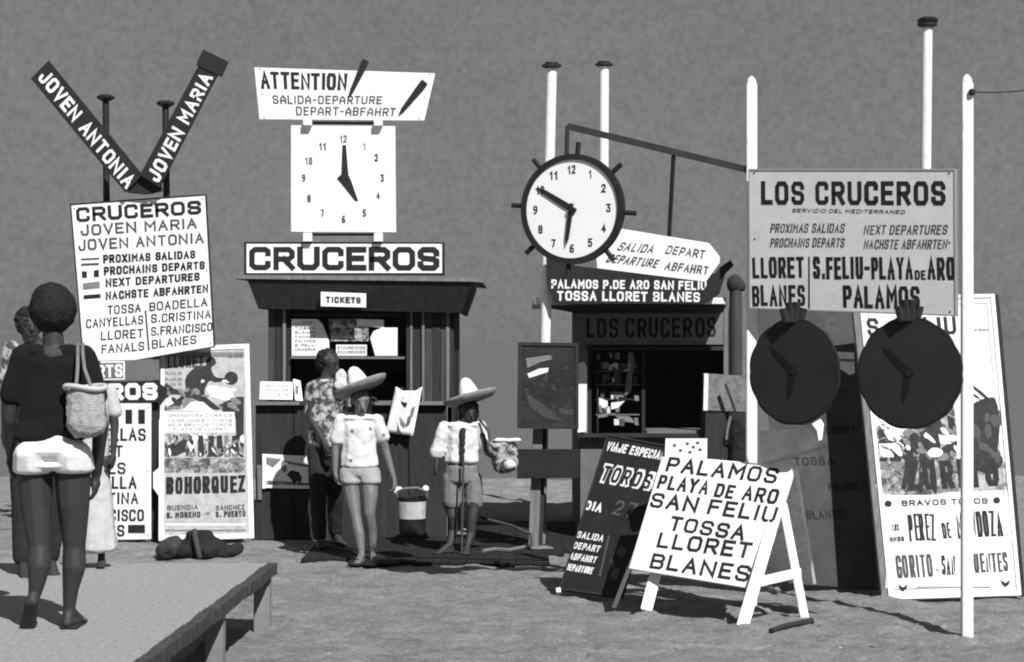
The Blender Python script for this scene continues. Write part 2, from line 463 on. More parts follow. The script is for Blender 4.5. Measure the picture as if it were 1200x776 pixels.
# ---- bodies: hulls of ellipsoid pairs, voxel-remeshed into one continuous skin
_ico = None
def ico_pts():
    global _ico
    if _ico is None:
        bm = bmesh.new(); bmesh.ops.create_icosphere(bm, subdivisions=2, radius=1.0)
        _ico = [v.co.copy() for v in bm.verts]; bm.free()
    return _ico
class Body:
    def __init__(s): s.parts = []
    def seg(s, p0, r0, p1=None, r1=None):
        def R3(r): return Vector((r, r, r)) if not isinstance(r, (tuple, list)) else Vector(r)
        p0 = Vector(p0); r0 = R3(r0)
        s.parts.append([(p0, r0)] if p1 is None else [(p0, r0), (Vector(p1), R3(r1 if r1 is not None else r0))])
    def chain(s, pts):
        for a, b in zip(pts[:-1], pts[1:]): s.seg(a[0], a[1], b[0], b[1])
    def build(s, name, m, parent, voxel=0.010, smooth=3, rough=0.0, rscale=30.0, label=None):
        org = Vector((0, 0, 0)); q = parent
        while q is not None: org += Vector(q.location); q = q.parent
        bm = bmesh.new()
        for pr in s.parts:
            vs = []
            for (c, r) in pr:
                for v in ico_pts():
                    vs.append(bm.verts.new((c.x + v.x * r.x - org.x, c.y + v.y * r.y - org.y, c.z + v.z * r.z - org.z)))
            res = bmesh.ops.convex_hull(bm, input=vs)
            kill = [g for g in res['geom_interior'] if isinstance(g, bmesh.types.BMVert)] + [g for g in res['geom_unused'] if isinstance(g, bmesh.types.BMVert)]
            if kill: bmesh.ops.delete(bm, geom=list(set(kill)), context='VERTS')
        me = bpy.data.meshes.new(name); bm.to_mesh(me); bm.free()
        tmp = bpy.data.objects.new('tmp', me); COL.objects.link(tmp)
        md = tmp.modifiers.new('r', 'REMESH'); md.mode = 'VOXEL'; md.voxel_size = voxel; md.use_smooth_shade = True
        if smooth:
            sm = tmp.modifiers.new('s', 'SMOOTH'); sm.iterations = smooth; sm.factor = 0.5
        dgp = bpy.context.evaluated_depsgraph_get()
        ev = tmp.evaluated_get(dgp)
        out = bpy.data.meshes.new_from_object(ev)
        bpy.data.objects.remove(tmp); bpy.data.meshes.remove(me)
        out.name = name
        if rough:
            for v, nn in zip(out.vertices, [n.vector.copy() for n in out.vertex_normals]):
                v.co += nn * rough * noise.noise(v.co * rscale) + nn * rough * .5 * noise.noise(v.co * rscale * 2.3)
        out.materials.clear(); out.materials.append(m)
        for p in out.polygons: p.use_smooth = True
        o = bpy.data.objects.new(name, out); COL.objects.link(o); o.parent = parent
        if label: o['label'] = label
        return o

def hand(b, wrist, dirv, palm_n, side, size=1.0, curl=0.4):
    """palm + five fingers. dirv: along the hand, palm_n: towards the palm, side: towards the thumb"""
    w = Vector(wrist); d = Vector(dirv).normalized(); n = Vector(palm_n); n = (n - d * n.dot(d)).normalized(); s_ = Vector(side); s_ = (s_ - d * s_.dot(d) - n * s_.dot(n)).normalized()
    k = size
    b.seg(w, .021 * k, w + d * .045 * k, .027 * k)
    pal = w + d * .085 * k
    for i, (o, ln) in enumerate(((.030, .070), (.010, .080), (-.010, .074), (-.029, .058))):
        base = pal + s_ * o * k
        b.seg(w + d * .045 * k + s_ * o * .7 * k, .014 * k, base, .0115 * k)
        p1 = base + (d * math.cos(curl) + n * math.sin(curl)) * ln * .45 * k
        p2 = p1 + (d * math.cos(curl * 2.2) + n * math.sin(curl * 2.2)) * ln * .3 * k
        p3 = p2 + (d * math.cos(curl * 3.2) + n * math.sin(curl * 3.2)) * ln * .25 * k
        b.chain([(base, .0100 * k), (p1, .0088 * k), (p2, .0080 * k), (p3, .0070 * k)])
    t0 = w + d * .022 * k + s_ * .022 * k
    t1 = t0 + (d * .7 + s_ * .6 + n * .3).normalized() * .042 * k
    t2 = t1 + (d * .9 + s_ * .15 + n * .3).normalized() * .034 * k
    b.chain([(t0, .013 * k), (t1, .0105 * k), (t2, .008 * k)])

def foot(b, ankle, toe_dir, size=1.0, lift=0.0, ground=0.0):
    a = Vector(ankle); d = Vector(toe_dir).normalized(); k = size
    heel = a - d * .03 * k + Vector((0, 0, -.055 * k)); ball = a + d * .13 * k + Vector((0, 0, -.062 * k)); toe = a + d * .19 * k + Vector((0, 0, -.068 * k))
    b.seg(a, .032 * k, heel, .028 * k)
    b.seg(a + d * .01, .03 * k, ball, (.036 * k, .036 * k, .02 * k))
    b.seg(heel, .027 * k, ball, (.036 * k, .036 * k, .018 * k))
    sd = Vector((-d.y, d.x, 0))
    for i, o in enumerate((-.028, -.014, 0, .013, .026)):
        b.seg(ball + sd * o * k, .012 * k, toe + sd * o * 1.05 * k - d * abs(o) * .4 * k, .0095 * k)
    return heel, ball, toe

def head(b, c, f, up=(0, 0, 1), k=1.0, ears=True):
    """skull, jaw, nose, ears into body b; c centre of head, f facing"""
    c = Vector(c); f = Vector(f).normalized(); u = Vector(up).normalized(); s_ = f.cross(u).normalized()
    b.seg(c + u * .02 * k - f * .012 * k, .083 * k)
    b.seg(c + u * .01 * k + f * .02 * k, .070 * k, c - u * .085 * k + f * .052 * k, .032 * k)
    b.seg(c - u * .06 * k + f * .02 * k, .052 * k)
    b.seg(c + f * .088 * k + u * .01 * k, .010 * k, c + f * .106 * k - u * .028 * k, .014 * k)
    b.seg(c + f * .083 * k - u * .058 * k - s_ * .014 * k, .009 * k, c + f * .083 * k - u * .058 * k + s_ * .014 * k, .009 * k)
    if ears:
        for q in (-1, 1):
            b.seg(c + s_ * q * .080 * k + u * .01 * k, (.012 * k, .014 * k, .026 * k), c + s_ * q * .078 * k - u * .018 * k, .009 * k)
def face_bits(parent, c, f, up=(0, 0, 1), k=1.0, dark=None):
    c = Vector(c); f = Vector(f).normalized(); u = Vector(up).normalized(); s_ = f.cross(u).normalized()
    for q in (-1, 1):
        e = Body(); e.seg(c + f * .081 * k + s_ * q * .031 * k + u * .008 * k, (.011 * k, .008 * k, .006 * k)); e.build('eye', LEATHER, parent, .003, 0)
        e = Body(); e.seg(c + f * .084 * k + s_ * q * .018 * k + u * .030 * k, .005 * k, c + f * .080 * k + s_ * q * .046 * k + u * .029 * k, .004 * k); e.build('eyebrow', HAIR, parent, .003, 0)
    e = Body(); e.seg(c + f * .0905 * k - u * .060 * k - s_ * .018 * k, .004 * k, c + f * .0905 * k - u * .060 * k + s_ * .018 * k, .004 * k); e.build('mouth', LEATHER, parent, .003, 0)

# ------------------------------------------------------------------ ground, sea
def linspace(a, b, n): return [a + (b - a) * i / (n - 1) for i in range(n)]
def sandmat():
    m = bpy.data.materials.new('beach_sand'); m.use_nodes = True
    nt = m.node_tree; N = nt.nodes; L = nt.links; b = N['Principled BSDF']
    b.inputs['Roughness'].default_value = 0.95; b.inputs['Specular IOR Level'].default_value = 0.1
    tc = N.new('ShaderNodeTexCoord')
    def nz(s, det=6, r=.6):
        n = N.new('ShaderNodeTexNoise'); n.inputs['Scale'].default_value = s; n.inputs['Detail'].default_value = det; n.inputs['Roughness'].default_value = r
        L.new(tc.outputs['Object'], n.inputs['Vector']); return n.outputs['Fac']
    big, fine = nz(2.6, 10, .85), nz(34, 8, .85)
    ad = N.new('ShaderNodeMath'); ad.operation = 'ADD'; L.new(big, ad.inputs[0]); L.new(fine, ad.inputs[1])
    cr = N.new('ShaderNodeValToRGB'); cr.color_ramp.elements[0].position = .40; cr.color_ramp.elements[1].position = .60
    mu = N.new('ShaderNodeMath'); mu.operation = 'MULTIPLY'; mu.inputs[1].default_value = .5; L.new(ad.outputs[0], mu.inputs[0]); L.new(mu.outputs[0], cr.inputs[0])
    cr.color_ramp.elements[0].color = (.17, .17, .17, 1); cr.color_ramp.elements[1].color = (.50, .50, .50, 1)
    vo = N.new('ShaderNodeTexVoronoi'); vo.inputs['Scale'].default_value = 45; L.new(tc.outputs['Object'], vo.inputs['Vector'])
    cr2 = N.new('ShaderNodeValToRGB'); cr2.color_ramp.elements[0].position = .10; cr2.color_ramp.elements[1].position = .22
    cr2.color_ramp.elements[0].color = (.35, .35, .35, 1); cr2.color_ramp.elements[1].color = (1, 1, 1, 1)
    L.new(vo.outputs['Distance'], cr2.inputs[0])
    mx = N.new('ShaderNodeMix'); mx.data_type = 'RGBA'; mx.blend_type = 'MULTIPLY'; mx.inputs[0].default_value = .75
    L.new(cr.outputs[0], mx.inputs[6]); L.new(cr2.outputs[0], mx.inputs[7]); L.new(mx.outputs[2], b.inputs['Base Color'])
    b1 = N.new('ShaderNodeBump'); b1.inputs['Strength'].default_value = 1.0; b1.inputs['Distance'].default_value = .05; L.new(nz(14, 8, .75), b1.inputs['Height'])
    b2 = N.new('ShaderNodeBump'); b2.inputs['Strength'].default_value = 1.0; b2.inputs['Distance'].default_value = .02; L.new(nz(60, 4, .8), b2.inputs['Height']); L.new(b1.outputs[0], b2.inputs['Normal'])
    L.new(b2.outputs[0], b.inputs['Normal'])
    return m
SAND = sandmat()
xs = [-3000, -600, -150, -40, -20, -12] + linspace(-8, 8, 340) + [12, 20, 40, 150, 600, 3000]
ys = [-300, -60, -10, 0, 4] + linspace(7, 27.5, 420) + [29, 33, 45, 200, 1000, 6000]
PR = {}
def add_print(x, y, a, d, w, amp):
    for i in range(-1, 2):
        for j in range(-1, 2): PR.setdefault((int(x // .5) + i, int(y // .5) + j), []).append((x, y, math.cos(a), math.sin(a), d, w, amp))
rp = random.Random(11)
for i in range(36):
    y = rp.uniform(8, 24); x = rp.uniform(-.25, .27) * y; a = rp.uniform(0, 6.28)
    for k_ in range(9):
        a += rp.uniform(-.15, .15); x += math.cos(a) * .33; y += math.sin(a) * .33; sgn = .08 if k_ % 2 else -.08
        add_print(x - math.sin(a) * sgn, y + math.cos(a) * sgn, a, .13, .055, -.028)
for (x, y) in ((2.857, 12.5), (1.62, 13.45), (1.43, 12.46), (1.9, 12.9), (.2, 17.06), (.27, 17.1), (.28, 13.9), (.7, 13.6), (2.6, 13.85), (3.4, 13.95), (-2.8, 17.8), (-2.3, 17.8), (-1.45, 12.42), (-1.48, 10.75)):
    add_print(x, y, 0, .16, .12, .035)
add_print(.873, 12.98, 0, .12, .1, .055)
def sand_z(x, y):
    v = Vector((x, y, 0))
    z = .018 * noise.noise(v * 2.2) + .016 * noise.noise(v * 5.0) + .013 * noise.noise(v * 10.0) + .006 * noise.noise(v * 19.0)
    q = noise.noise(Vector((x * 3.3, y * 2.4, 5)));  z -= .035 * max(0, q - .28)
    for (cx, cy, ca, sa, d_, w_, am) in PR.get((int(x // .5), int(y // .5)), ()):
        u = ((x - cx) * ca + (y - cy) * sa) / d_; v_ = (-(x - cx) * sa + (y - cy) * ca) / w_; q2 = u * u + v_ * v_
        if q2 < 6: z += am * (math.exp(-q2 * 1.2) - (.35 * math.exp(-(q2 - 1.6) ** 2) if am < 0 else 0))
    if y > 17.6 and y < 19.5: z *= .5
    if y > 25.0: z += .06 * noise.noise(Vector((x * .8, y * .5, 3)))
    if y > 26.4: z -= min(1.2, (y - 26.4) * .25)
    if y < 5.5 or abs(x) > 9.5: z *= .3
    z -= .085 * math.exp(-((x - 2.86) ** 2 + (y - 12.35) ** 2) / .22)
    return z - .008
mb = MB()
for y in ys:
    for x in xs: mb.v.append(Vector((x, y, sand_z(x, y))))
nx = len(xs)
for j in range(len(ys) - 1):
    for i in range(nx - 1):
        mb.f.append([j * nx + i, j * nx + i + 1, (j + 1) * nx + i + 1, (j + 1) * nx + i])
g = mb.build('sand_ground', SAND, None, smooth='all'); g['kind'] = 'structure'

mb = MB(); rs = random.Random(3)
for i in range(1500):
    y = rs.uniform(8.5, 26); x = rs.uniform(-.28, .28) * y
    if x < -1.4 and y < 12.7: continue
    r = rs.uniform(.004, .013) * (1.6 if rs.random() < .08 else 1); c = Vector((x, y, sand_z(x, y) + r * .3))
    b0 = len(mb.v)
    for k_ in range(5):
        t_ = k_ * 1.2566 + rs.uniform(-.3, .3); mb.v.append(c + Vector((math.cos(t_) * r * rs.uniform(.7, 1.5), math.sin(t_) * r, rs.uniform(-.3, .2) * r)))
    mb.v.append(c + Vector((0, 0, r * .8)))
    for k_ in range(5): mb.f.append([b0 + k_, b0 + (k_ + 1) % 5, b0 + 5])
o = mb.build('pebbles', mat('pebble', .18, .9, .6, 3, 0), None, recalc=False); o['kind'] = 'stuff'

SEAM = bpy.data.materials.new('sea_water'); SEAM.use_nodes = True
nt = SEAM.node_tree; b = nt.nodes['Principled BSDF']
b.inputs['Base Color'].default_value = (.115, .115, .115, 1); b.inputs['Roughness'].default_value = .35
nn = nt.nodes.new('ShaderNodeTexNoise'); nn.inputs['Scale'].default_value = 1.4; nn.inputs['Detail'].default_value = 8
bp = nt.nodes.new('ShaderNodeBump'); bp.inputs['Strength'].default_value = .8; bp.inputs['Distance'].default_value = .15
tc = nt.nodes.new('ShaderNodeTexCoord'); nt.links.new(tc.outputs['Object'], nn.inputs['Vector'])
nt.links.new(nn.outputs['Fac'], bp.inputs['Height']); nt.links.new(bp.outputs[0], b.inputs['Normal'])
mb = MB(); mb.poly([(-3000, 27.2, -.22), (3000, 27.2, -.22), (3000, 8000, -.22), (-3000, 8000, -.22)])
o = mb.build('sea', SEAM, None); o['kind'] = 'structure'

# ------------------------------------------------------------------ promenade slab on posts
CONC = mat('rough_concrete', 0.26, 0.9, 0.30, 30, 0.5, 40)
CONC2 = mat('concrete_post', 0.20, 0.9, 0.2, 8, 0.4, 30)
EDGE = mat('dark_slab_edge', 0.045, 0.9, 0.5, 14, 0.6, 30)  # slab edge darker than the paving
pr = bpy.data.objects.new('promenade', None); COL.objects.link(pr); pr.location = (-2.5, 10, 0); pr['kind'] = 'structure'
mb = MB()
nseg = 60; xr = []
for i in range(nseg + 1):
    y = 5.0 + (12.57 - 5.0) * i / nseg
    xr.append((-1.60 + .02 * (y - 8.7) + .035 * (y - 8.7) / 4 + .012 * noise.noise(Vector((y * 3, 0, 0))), y))
top = [(-9, 5.0, PROM)] + [(x, y, PROM) for x, y in xr] + [(-9, 12.57, PROM)]
mb.prism([Vector(p) for p in top], Vector((0, 0, -.05)))
mb.build('paving', CONC, pr)
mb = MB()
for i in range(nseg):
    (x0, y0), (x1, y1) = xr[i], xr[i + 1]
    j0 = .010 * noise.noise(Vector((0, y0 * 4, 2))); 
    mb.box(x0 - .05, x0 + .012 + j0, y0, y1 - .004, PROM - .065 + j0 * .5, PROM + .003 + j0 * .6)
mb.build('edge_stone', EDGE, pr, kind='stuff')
for yy in (12.42, 10.75, 9.25, 7.9):
    mb = MB(); x = -1.66 + .028 * (yy - 8.7); mb.box(x - .05, x + .05, yy - .05, yy + .05, -.05, PROM - .07); mb.build('post', CONC2, pr, bevel=.006)
mb = MB()
mb.box(-9, -1.86, 5.0, 12.3, -.1, PROM - .055); mb.build('retaining_wall', CONC2, pr)

# dark planks added in place of the shadow band in front of the kiosks
t = thing('shadow_planks', 'low dark planks added on the sand for the shadow band in front of the ticket kiosks', 'shadow_planks', (-.6, 17, 0))
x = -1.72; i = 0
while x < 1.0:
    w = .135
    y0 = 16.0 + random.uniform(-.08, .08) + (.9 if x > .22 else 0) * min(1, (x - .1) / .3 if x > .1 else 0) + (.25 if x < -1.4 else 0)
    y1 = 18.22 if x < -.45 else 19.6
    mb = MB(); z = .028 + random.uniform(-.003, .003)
    mb.box(x, x + w - .003, y0, y1, z - .025, z); mb.build('plank', SHADEPLANK, t, bevel=.002)  # added plank, stands in for the shadow band
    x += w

# ------------------------------------------------------------------ left ticket kiosk
D = 18.08
def X(px, d=D): return (px - 600) / F * d
def Z(py, d=D): return HC - (py - 400) / F * d
k = thing('ticket_kiosk', 'dark wooden CRUCEROS ticket kiosk with flared fascia and TICKETS plate', 'kiosk', (X(415), 19.3, 0))
zc = Z(471)
# counter base made of panels
xa, xb = X(299), X(524)
n = 5
for i in range(n):
    a = xa + (xb - xa) * i / n; c = xa + (xb - xa) * (i + 1) / n
    mb = MB(); mb.box(a + .004, c - .004, D + random.uniform(0, .004), D + .04, 0, zc - .03); mb.build('panel', DWOOD, k, bevel=.003)
mb = MB(); mb.box(xa, xb, D + .045, D + .06, 0, zc - .03); mb.build('backing', INSIDE, k)
mb = MB(); mb.box(xa, xa + .03, D + .06, 20.3, 0, zc - .03); mb.box(xb - .03, xb, D + .06, 20.3, 0, zc - .03); mb.build('side_wall', DWOOD, k)
mb = MB(); mb.box(X(298), X(352), D - .07, D + .35, zc - .03, zc); mb.build('counter_top', GWOOD, k, bevel=.003)
mb = MB(); mb.box(X(440), X(524), D - .07, D + .35, zc - .03, zc); mb.build('counter_top', GWOOD, k, bevel=.003)
mb = MB(); mb.box(X(352), X(440), D - .04, D + .35, zc - .03, zc - .004); mb.build('counter_top', DWOOD, k)
DW = D + .15        # cabin front
zt = Z(362, D) + .05
def xw(px): return X(px, DW)
zf = Z(364, DW) + .2
# cabin pillars of upright boards
for (a, c, m_) in ((314, 322, DWOOD2), (322.5, 331, DWOOD), (331.5, 335, GWOOD), (335.5, 340, DWOOD),
                   (476, 480, DWOOD), (480.5, 483.5, GWOOD), (484, 494, DWOOD), (494.5, 497.5, GWOOD), (498, 507, DWOOD2), (507.5, 516, DWOOD), (516.5, 522, DWOOD2), (522.5, 527, GWOOD), (527.5, 531, DWOOD)):
    mb = MB(); j = random.uniform(0, .02) - (.02 if m_ is GWOOD else 0); mb.box(xw(a), xw(c), DW + j, DW + .06, zc - .02, zf); mb.build('plank', m_, k, bevel=.002)
for sx in (314, 529):
    nb = 8
    for i in range(nb):
        y0 = DW + .065 + i * (20.3 - DW) / nb
        mb = MB(); mb.box(xw(sx), xw(sx) + .02, y0, y0 + (20.3 - DW) / nb - .005, .0, zf); mb.build('plank', DWOOD, k)
mb = MB(); mb.box(xw(314), xw(531), 20.3, 20.34, 0, zf); mb.build('back_wall', INSIDE, k)
mb = MB(); mb.box(xw(314), xw(531), DW + .07, 20.3, 0.02, .06); mb.build('floor', INSIDE, k)
# fascia: flared box
fr = Board((290, 328), (553, 331), (541, 367), (303, 362), (17.97, 17.97, 18.10, 18.10))
fr.panel(k, DWOOD, .03, 'fascia', .003)
for (pt_, pb_) in (((290, 328), (303, 362)), ((553, 331), (541, 367))):
    a = P(*pt_, 18.0); c = P(*pb_, 18.13); a2 = Vector((a.x, 20.6, a.z)); c2 = Vector((c.x, 20.5, c.z))
    mb = MB(); mb.prism([a, c, c2, a2], Vector((.02 if a.x < -1.5 else -.02, 0, 0))); mb.build('fascia_side', DWOOD, k)
mb = MB(); za = Z(366, 18.25) + .06; mb.box(X(303, 18.25) + .03, X(541, 18.25) - .03, 18.26, 20.5, za, za + .02); mb.build('ceiling', INSIDE, k)
rf = Board((275, 322), (562, 327.5), (562, 331), (275, 326), 17.98)
mb = MB()
mb.prism([P(275, 323, 17.95), P(552, 325.5, 17.95), P(566, 329.5, 17.95), P(566, 331.5, 17.95), P(553, 330.5, 17.95), P(275, 327, 17.95)], Vector((0, 2.75, .02)))
mb.build('roof', GWOOD, k, bevel=.003)
# ticket plate
tb = Board((376, 342), (429, 344), (429, 360.5), (376, 359), 17.98)
tp = tb.panel(k, WHITE, .012, 'name_plate', .001)
text(tb, 'TICKETS', (382, 355), (423, 356), 7.5, k, t=.26)
# window display: papers behind the rail
mb = MB(); mb.bar(P(341, 419, DW - .02), P(474, 419.5, DW - .02), .02, .02); mb.build('rail', GWOOD, k)
pb = Board((341, 366), (476, 366), (476, 470), (341, 470), DW + .02)
def sheet(pts, m_, off, nm='notice'):
    mb = MB(); q = [pb.atpx(p, off) for p in pts]; mb.prism(q, Vector((0, .003, 0))); return mb.build(nm, m_, k)
sheet([(342, 374), (372, 374), (378, 380), (383, 392), (386, 400), (386, 417), (342, 417)], PAPER, .012)
sheet([(385, 374), (432, 374), (432, 400), (388, 400)], PHOTO, .004)
sheet([(394, 404), (430, 404), (430, 417), (394, 417)], PAPER, .012)
sheet([(418, 374), (450, 375), (450, 384), (418, 382)], PAPER, .018)
sheet([(438, 388), (448, 384), (466, 384), (466, 417), (440, 417), (434, 396)], PAPER, .026)
for yy in (378, 384, 391, 397):
    text(pb, 'HORARIO' if yy % 2 else 'SALIDAS', (390, yy), (428, yy), 3.5, k, WINK if yy in (384, 397) else MIDINK, off=.007)
for i, yy in enumerate((380, 386, 391, 396, 401, 406, 411)):
    text(pb, ['LLORET', 'TOSSA', 'BLANES', 'FANALS', 'PALAMOS', 'S. FELIU', 'CRUCEROS'][i], (346, yy), (370, yy), 2.8, k, MIDINK, off=.015)
for yy in (409, 414):
    text(pb, 'EXCURSIONES', (396, yy), (428, yy), 3, k, MIDINK, off=.015)
mb = MB(); pb.rectpx(mb, 341, 367, 474, 371, -.01, .0); mb.build('window_head', DWOOD, k)
# CRUCEROS sign on the roof
cb = Board((286, 283.5), (521, 284), (521, 323), (286, 322), 18.15)
s = thing('roof_sign', 'wide white CRUCEROS sign with black border on the kiosk roof', 'sign', cb.pt(.5, 0))
cb.panel(s, BLACK, .03)
rectshape(cb, 289, 286, 518, 320, s, WHITE, .001, 'painted_field')
for (a, b_, c, d_) in ((292, 289, 515, 290.2), (292, 316.5, 515, 317.6), (292, 289, 293.2, 317.5), (514, 289, 515.2, 317.5)):
    pass
text(cb, 'CRUCEROS', (292, 317), (515, 317.5), 28, s, t=.245, gap=.13, alt=False, off=.003, jit=.006)
# square clock on its legs
c1 = Board((341, 147), (463, 148), (464, 272.5), (341, 272), 18.16)
s = thing('square_clock', 'square white clock reading five o\'clock on white legs above the kiosk', 'clock', c1.pt(.5, 0))
c1.panel(s, WHITE, .04, 'dial', .003)
for px in (360.5, 443.5):
    mb = MB(); mb.bar(P(px, 283.6, 18.25), P(px, 141.5, 18.25), .085, .05); mb.build('leg', WHITE2, s, bevel=.003)
for px, ya, yb in ((360.5, 273, 283.3), (443.5, 273, 283.3), (360.5, 140.5, 147.3), (443.5, 141.3, 147.8)):
    mb = MB(); mb.box(P(px - 5, ya, 18.12).x, P(px + 5, ya, 18.12).x, 18.09, 18.22, P(px, yb, 18.12).z, P(px, ya, 18.12).z); mb.build('peg', WHITE2, s, bevel=.003)
mb = MB(); mb.bar(P(366, 275, 18.22), P(438, 275, 18.22), .02, .02, (0, 0, 1)); mb.build('rail', METAL, s)
mb = MB(); mb.bar(P(366, 144, 18.22), P(438, 144.5, 18.22), .02, .02, (0, 0, 1)); mb.build('rail', METAL, s)
nums = {'12': (402.5, 163), '1': (427, 172), '2': (441, 185), '3': (448, 209), '4': (443, 229), '5': (427, 250), '6': (402.5, 257), '7': (378, 250), '8': (362, 233), '9': (356, 209), '10': (362, 189), '11': (378, 172)}
for nm, (cx, cy) in nums.items():
    w = 4.2 * (1.9 if len(nm) == 2 else 1)
    if nm == '1': w = 3
    text(c1, nm, (cx - w / 2, cy + 4.5), (cx + w / 2, cy + 4.5), 9, s, t=.2, gap=.4, name='numeral', m=FADED if nm in ('1', '4', '10', '12', '7') else INK)
shape(c1, [(400, 205), (401.5, 170), (405.5, 170), (408.5, 205), (408, 212), (400, 213)], s, INK, .006, 'minute_hand')
shape(c1, [(395, 209), (401, 204), (409, 206), (412, 213), (420, 236), (416, 235), (402, 217)], s, INK, .0075, 'hour_hand')
# ATTENTION sign
ab = Board((298, 79), (510, 86), (497, 141.5), (304, 140), 18.12)
s = thing('attention_sign', 'white tapering ATTENTION departure sign with two black pencils, topmost above the square clock', 'sign', ab.pt(.5, 0))
ab.panel(s, WHITE, .03)
text(ab, 'ATTENTION', (306, 104.5), (406, 106), 20, s, t=.19, gap=.22)
text(ab, 'SALIDA-DEPARTURE', (320, 122), (447, 122.5), 10, s, t=.18, m=FADED, alt=False)
text(ab, 'DEPART-ABFAHRT', (347, 135.5), (463, 136.5), 10.5, s, t=.18, m=FADED, alt=False)
for (a, b_) in (((429, 71), (409, 114)), ((498, 96), (467, 135))):
    a = Vector(a); b_ = Vector(b_); d_ = (b_ - a).normalized(); n_ = Vector((-d_.y, d_.x))
    q = [a - n_ * 4 , a + n_ * 4, a + n_ * 4.2 + d_ * 6, b_ - d_ * 8 + n_ * 2.2, b_, b_ - d_ * 8 - n_ * 2.2, a - n_ * 4.2 + d_ * 6]
    mb = MB(); mb.prism([ab.atpx(p, .004) for p in q], ab.n * .02); mb.build('pencil', BLACK, s)
# things on and at the counter
wb = Board((305, 447), (343, 447.5), (343, 468.5), (304, 468), (D + .12, D + .12, D + .04, D + .04))
s = thing('counter_notice', 'white framed notice propped on the left end of the kiosk counter', 'notice', wb.pt(.5, 0))
wb.panel(s, WHITE, .01)
for i, yy in enumerate((454, 459, 464)):
    text(wb, ['NEXT TRIP', 'DEPARTURE', 'TICKETS'][i], (310, yy), (338, yy), 3, s, FADED)
wb = Board((343.5, 444), (352, 446), (355, 470), (346, 469), (D + .1, D + .1, D, D))
s = thing('leaflet_stack', 'narrow white leaflet leaning beside the framed notice on the counter', 'leaflet', wb.pt(.5, 0)); wb.panel(s, PAPER, .02); rectshape(wb, 346, 452, 350, 462, s, MIDINK)
pbd = Board((308, 532), (367, 535), (367, 573), (308, 572), (D - .03,) * 4)
s = thing('poster_frame', 'small wide bullfight poster on the front of the kiosk counter', 'poster', pbd.pt(.5, 0))
pbd.panel(s, PAPER, .015)
mb = MB(); pbd.rectpx(mb, 307.5, 532, 311, 572.5, 0, .008); mb.build('frame', WHITE, s); mb = MB(); pbd.rectpx(mb, 364, 534, 367.5, 573, 0, .008); mb.build('frame', WHITE, s)
shape(pbd, [(336, 556), (341, 551), (350, 553), (354, 560), (352, 566), (348, 564), (345, 570), (342, 563)], s, DARKINK)
shape(pbd, [(330, 540), (335, 540), (336, 552), (332, 554), (329, 549)], s, MIDINK)
shape(pbd, [(312, 536), (330, 538), (320, 548), (312, 544)], s, MIDINK); shape(pbd, [(335, 540), (363, 545), (363, 548), (338, 544)], s, MIDINK)
shape(pbd, [(312, 563), (362, 566), (362, 569), (312, 568)], s, PHOTO)
# small pale slat at left end
sl = Board((301, 545), (306, 545), (307, 586), (302, 586), (D - .02,) * 4); s = thing('price_slat', 'narrow pale slat standing upright at the left edge of the kiosk counter', 'slat', sl.pt(.5, 0)); sl.panel(s, GWOOD, .015)

# ------------------------------------------------------------------ left sign cluster
S = 17.95
for i, (px, py, pyb, pxb) in enumerate(((124, 115, 632, 128), (194, 122, 632, 200))):
    a = P(px, py, 18.25); z0 = Vector((P(pxb, 630, 18.25).x, 18.25, 0))
    s = thing('lamp_pole', ['thin dark pole with flat cap, left of the two behind the V of JOVEN boards', 'thin dark pole with flat cap, right of the two behind the V of JOVEN boards'][i], 'pole', z0, 'dark capped poles behind the left signs')
    mb = MB(); mb.tube([z0, a], .034, 12, .03); mb.build('shaft', METAL, s, smooth=True)
    mb = MB(); mb.lathe(a, [(.035, -.03), (.08, -.005), (.085, .012), (.05, .03), (.0, .035)], 16); mb.build('cap', METAL, s, smooth=True)
# V boards
v1 = Board((57, 71), (167, 205), (147, 226), (36, 92), 17.9)
s = thing('name_board', 'long slanting black board lettered JOVEN ANTONIA, left arm of the V', 'sign', v1.pt(.5, 0), 'slanting boat name boards')
v1.panel(s, BLACK, .03)
text(v1, 'JOVEN ANTONIA', (44, 92), (148, 222), 17, s, WINK, t=.2, gap=.3)
v2 = Board((164, 205), (233, 76), (255, 88), (187, 220), 17.86)
s = thing('name_board', 'long slanting black board lettered JOVEN MARIA, right arm of the V', 'sign', v2.pt(.5, 0), 'slanting boat name boards')
v2.panel(s, BLACK, .03)
text(v2, 'JOVEN MARIA', (186, 215), (250, 91), 16, s, WINK, t=.2, gap=.3)
mb = MB(); mb.prism([P(x, y, 17.85) for x, y in ((238, 58), (267, 72), (259, 90), (230, 76), (233, 68))], Vector((0, .05, 0))); mb.build('end_block', BLACK, s)
mb = MB(); mb.prism([P(x, y, 17.93) for x, y in ((150, 208), (186, 205), (190, 224), (172, 228), (150, 226))], Vector((0, .04, 0))); mb.build('joint_plate', BLACK, s)
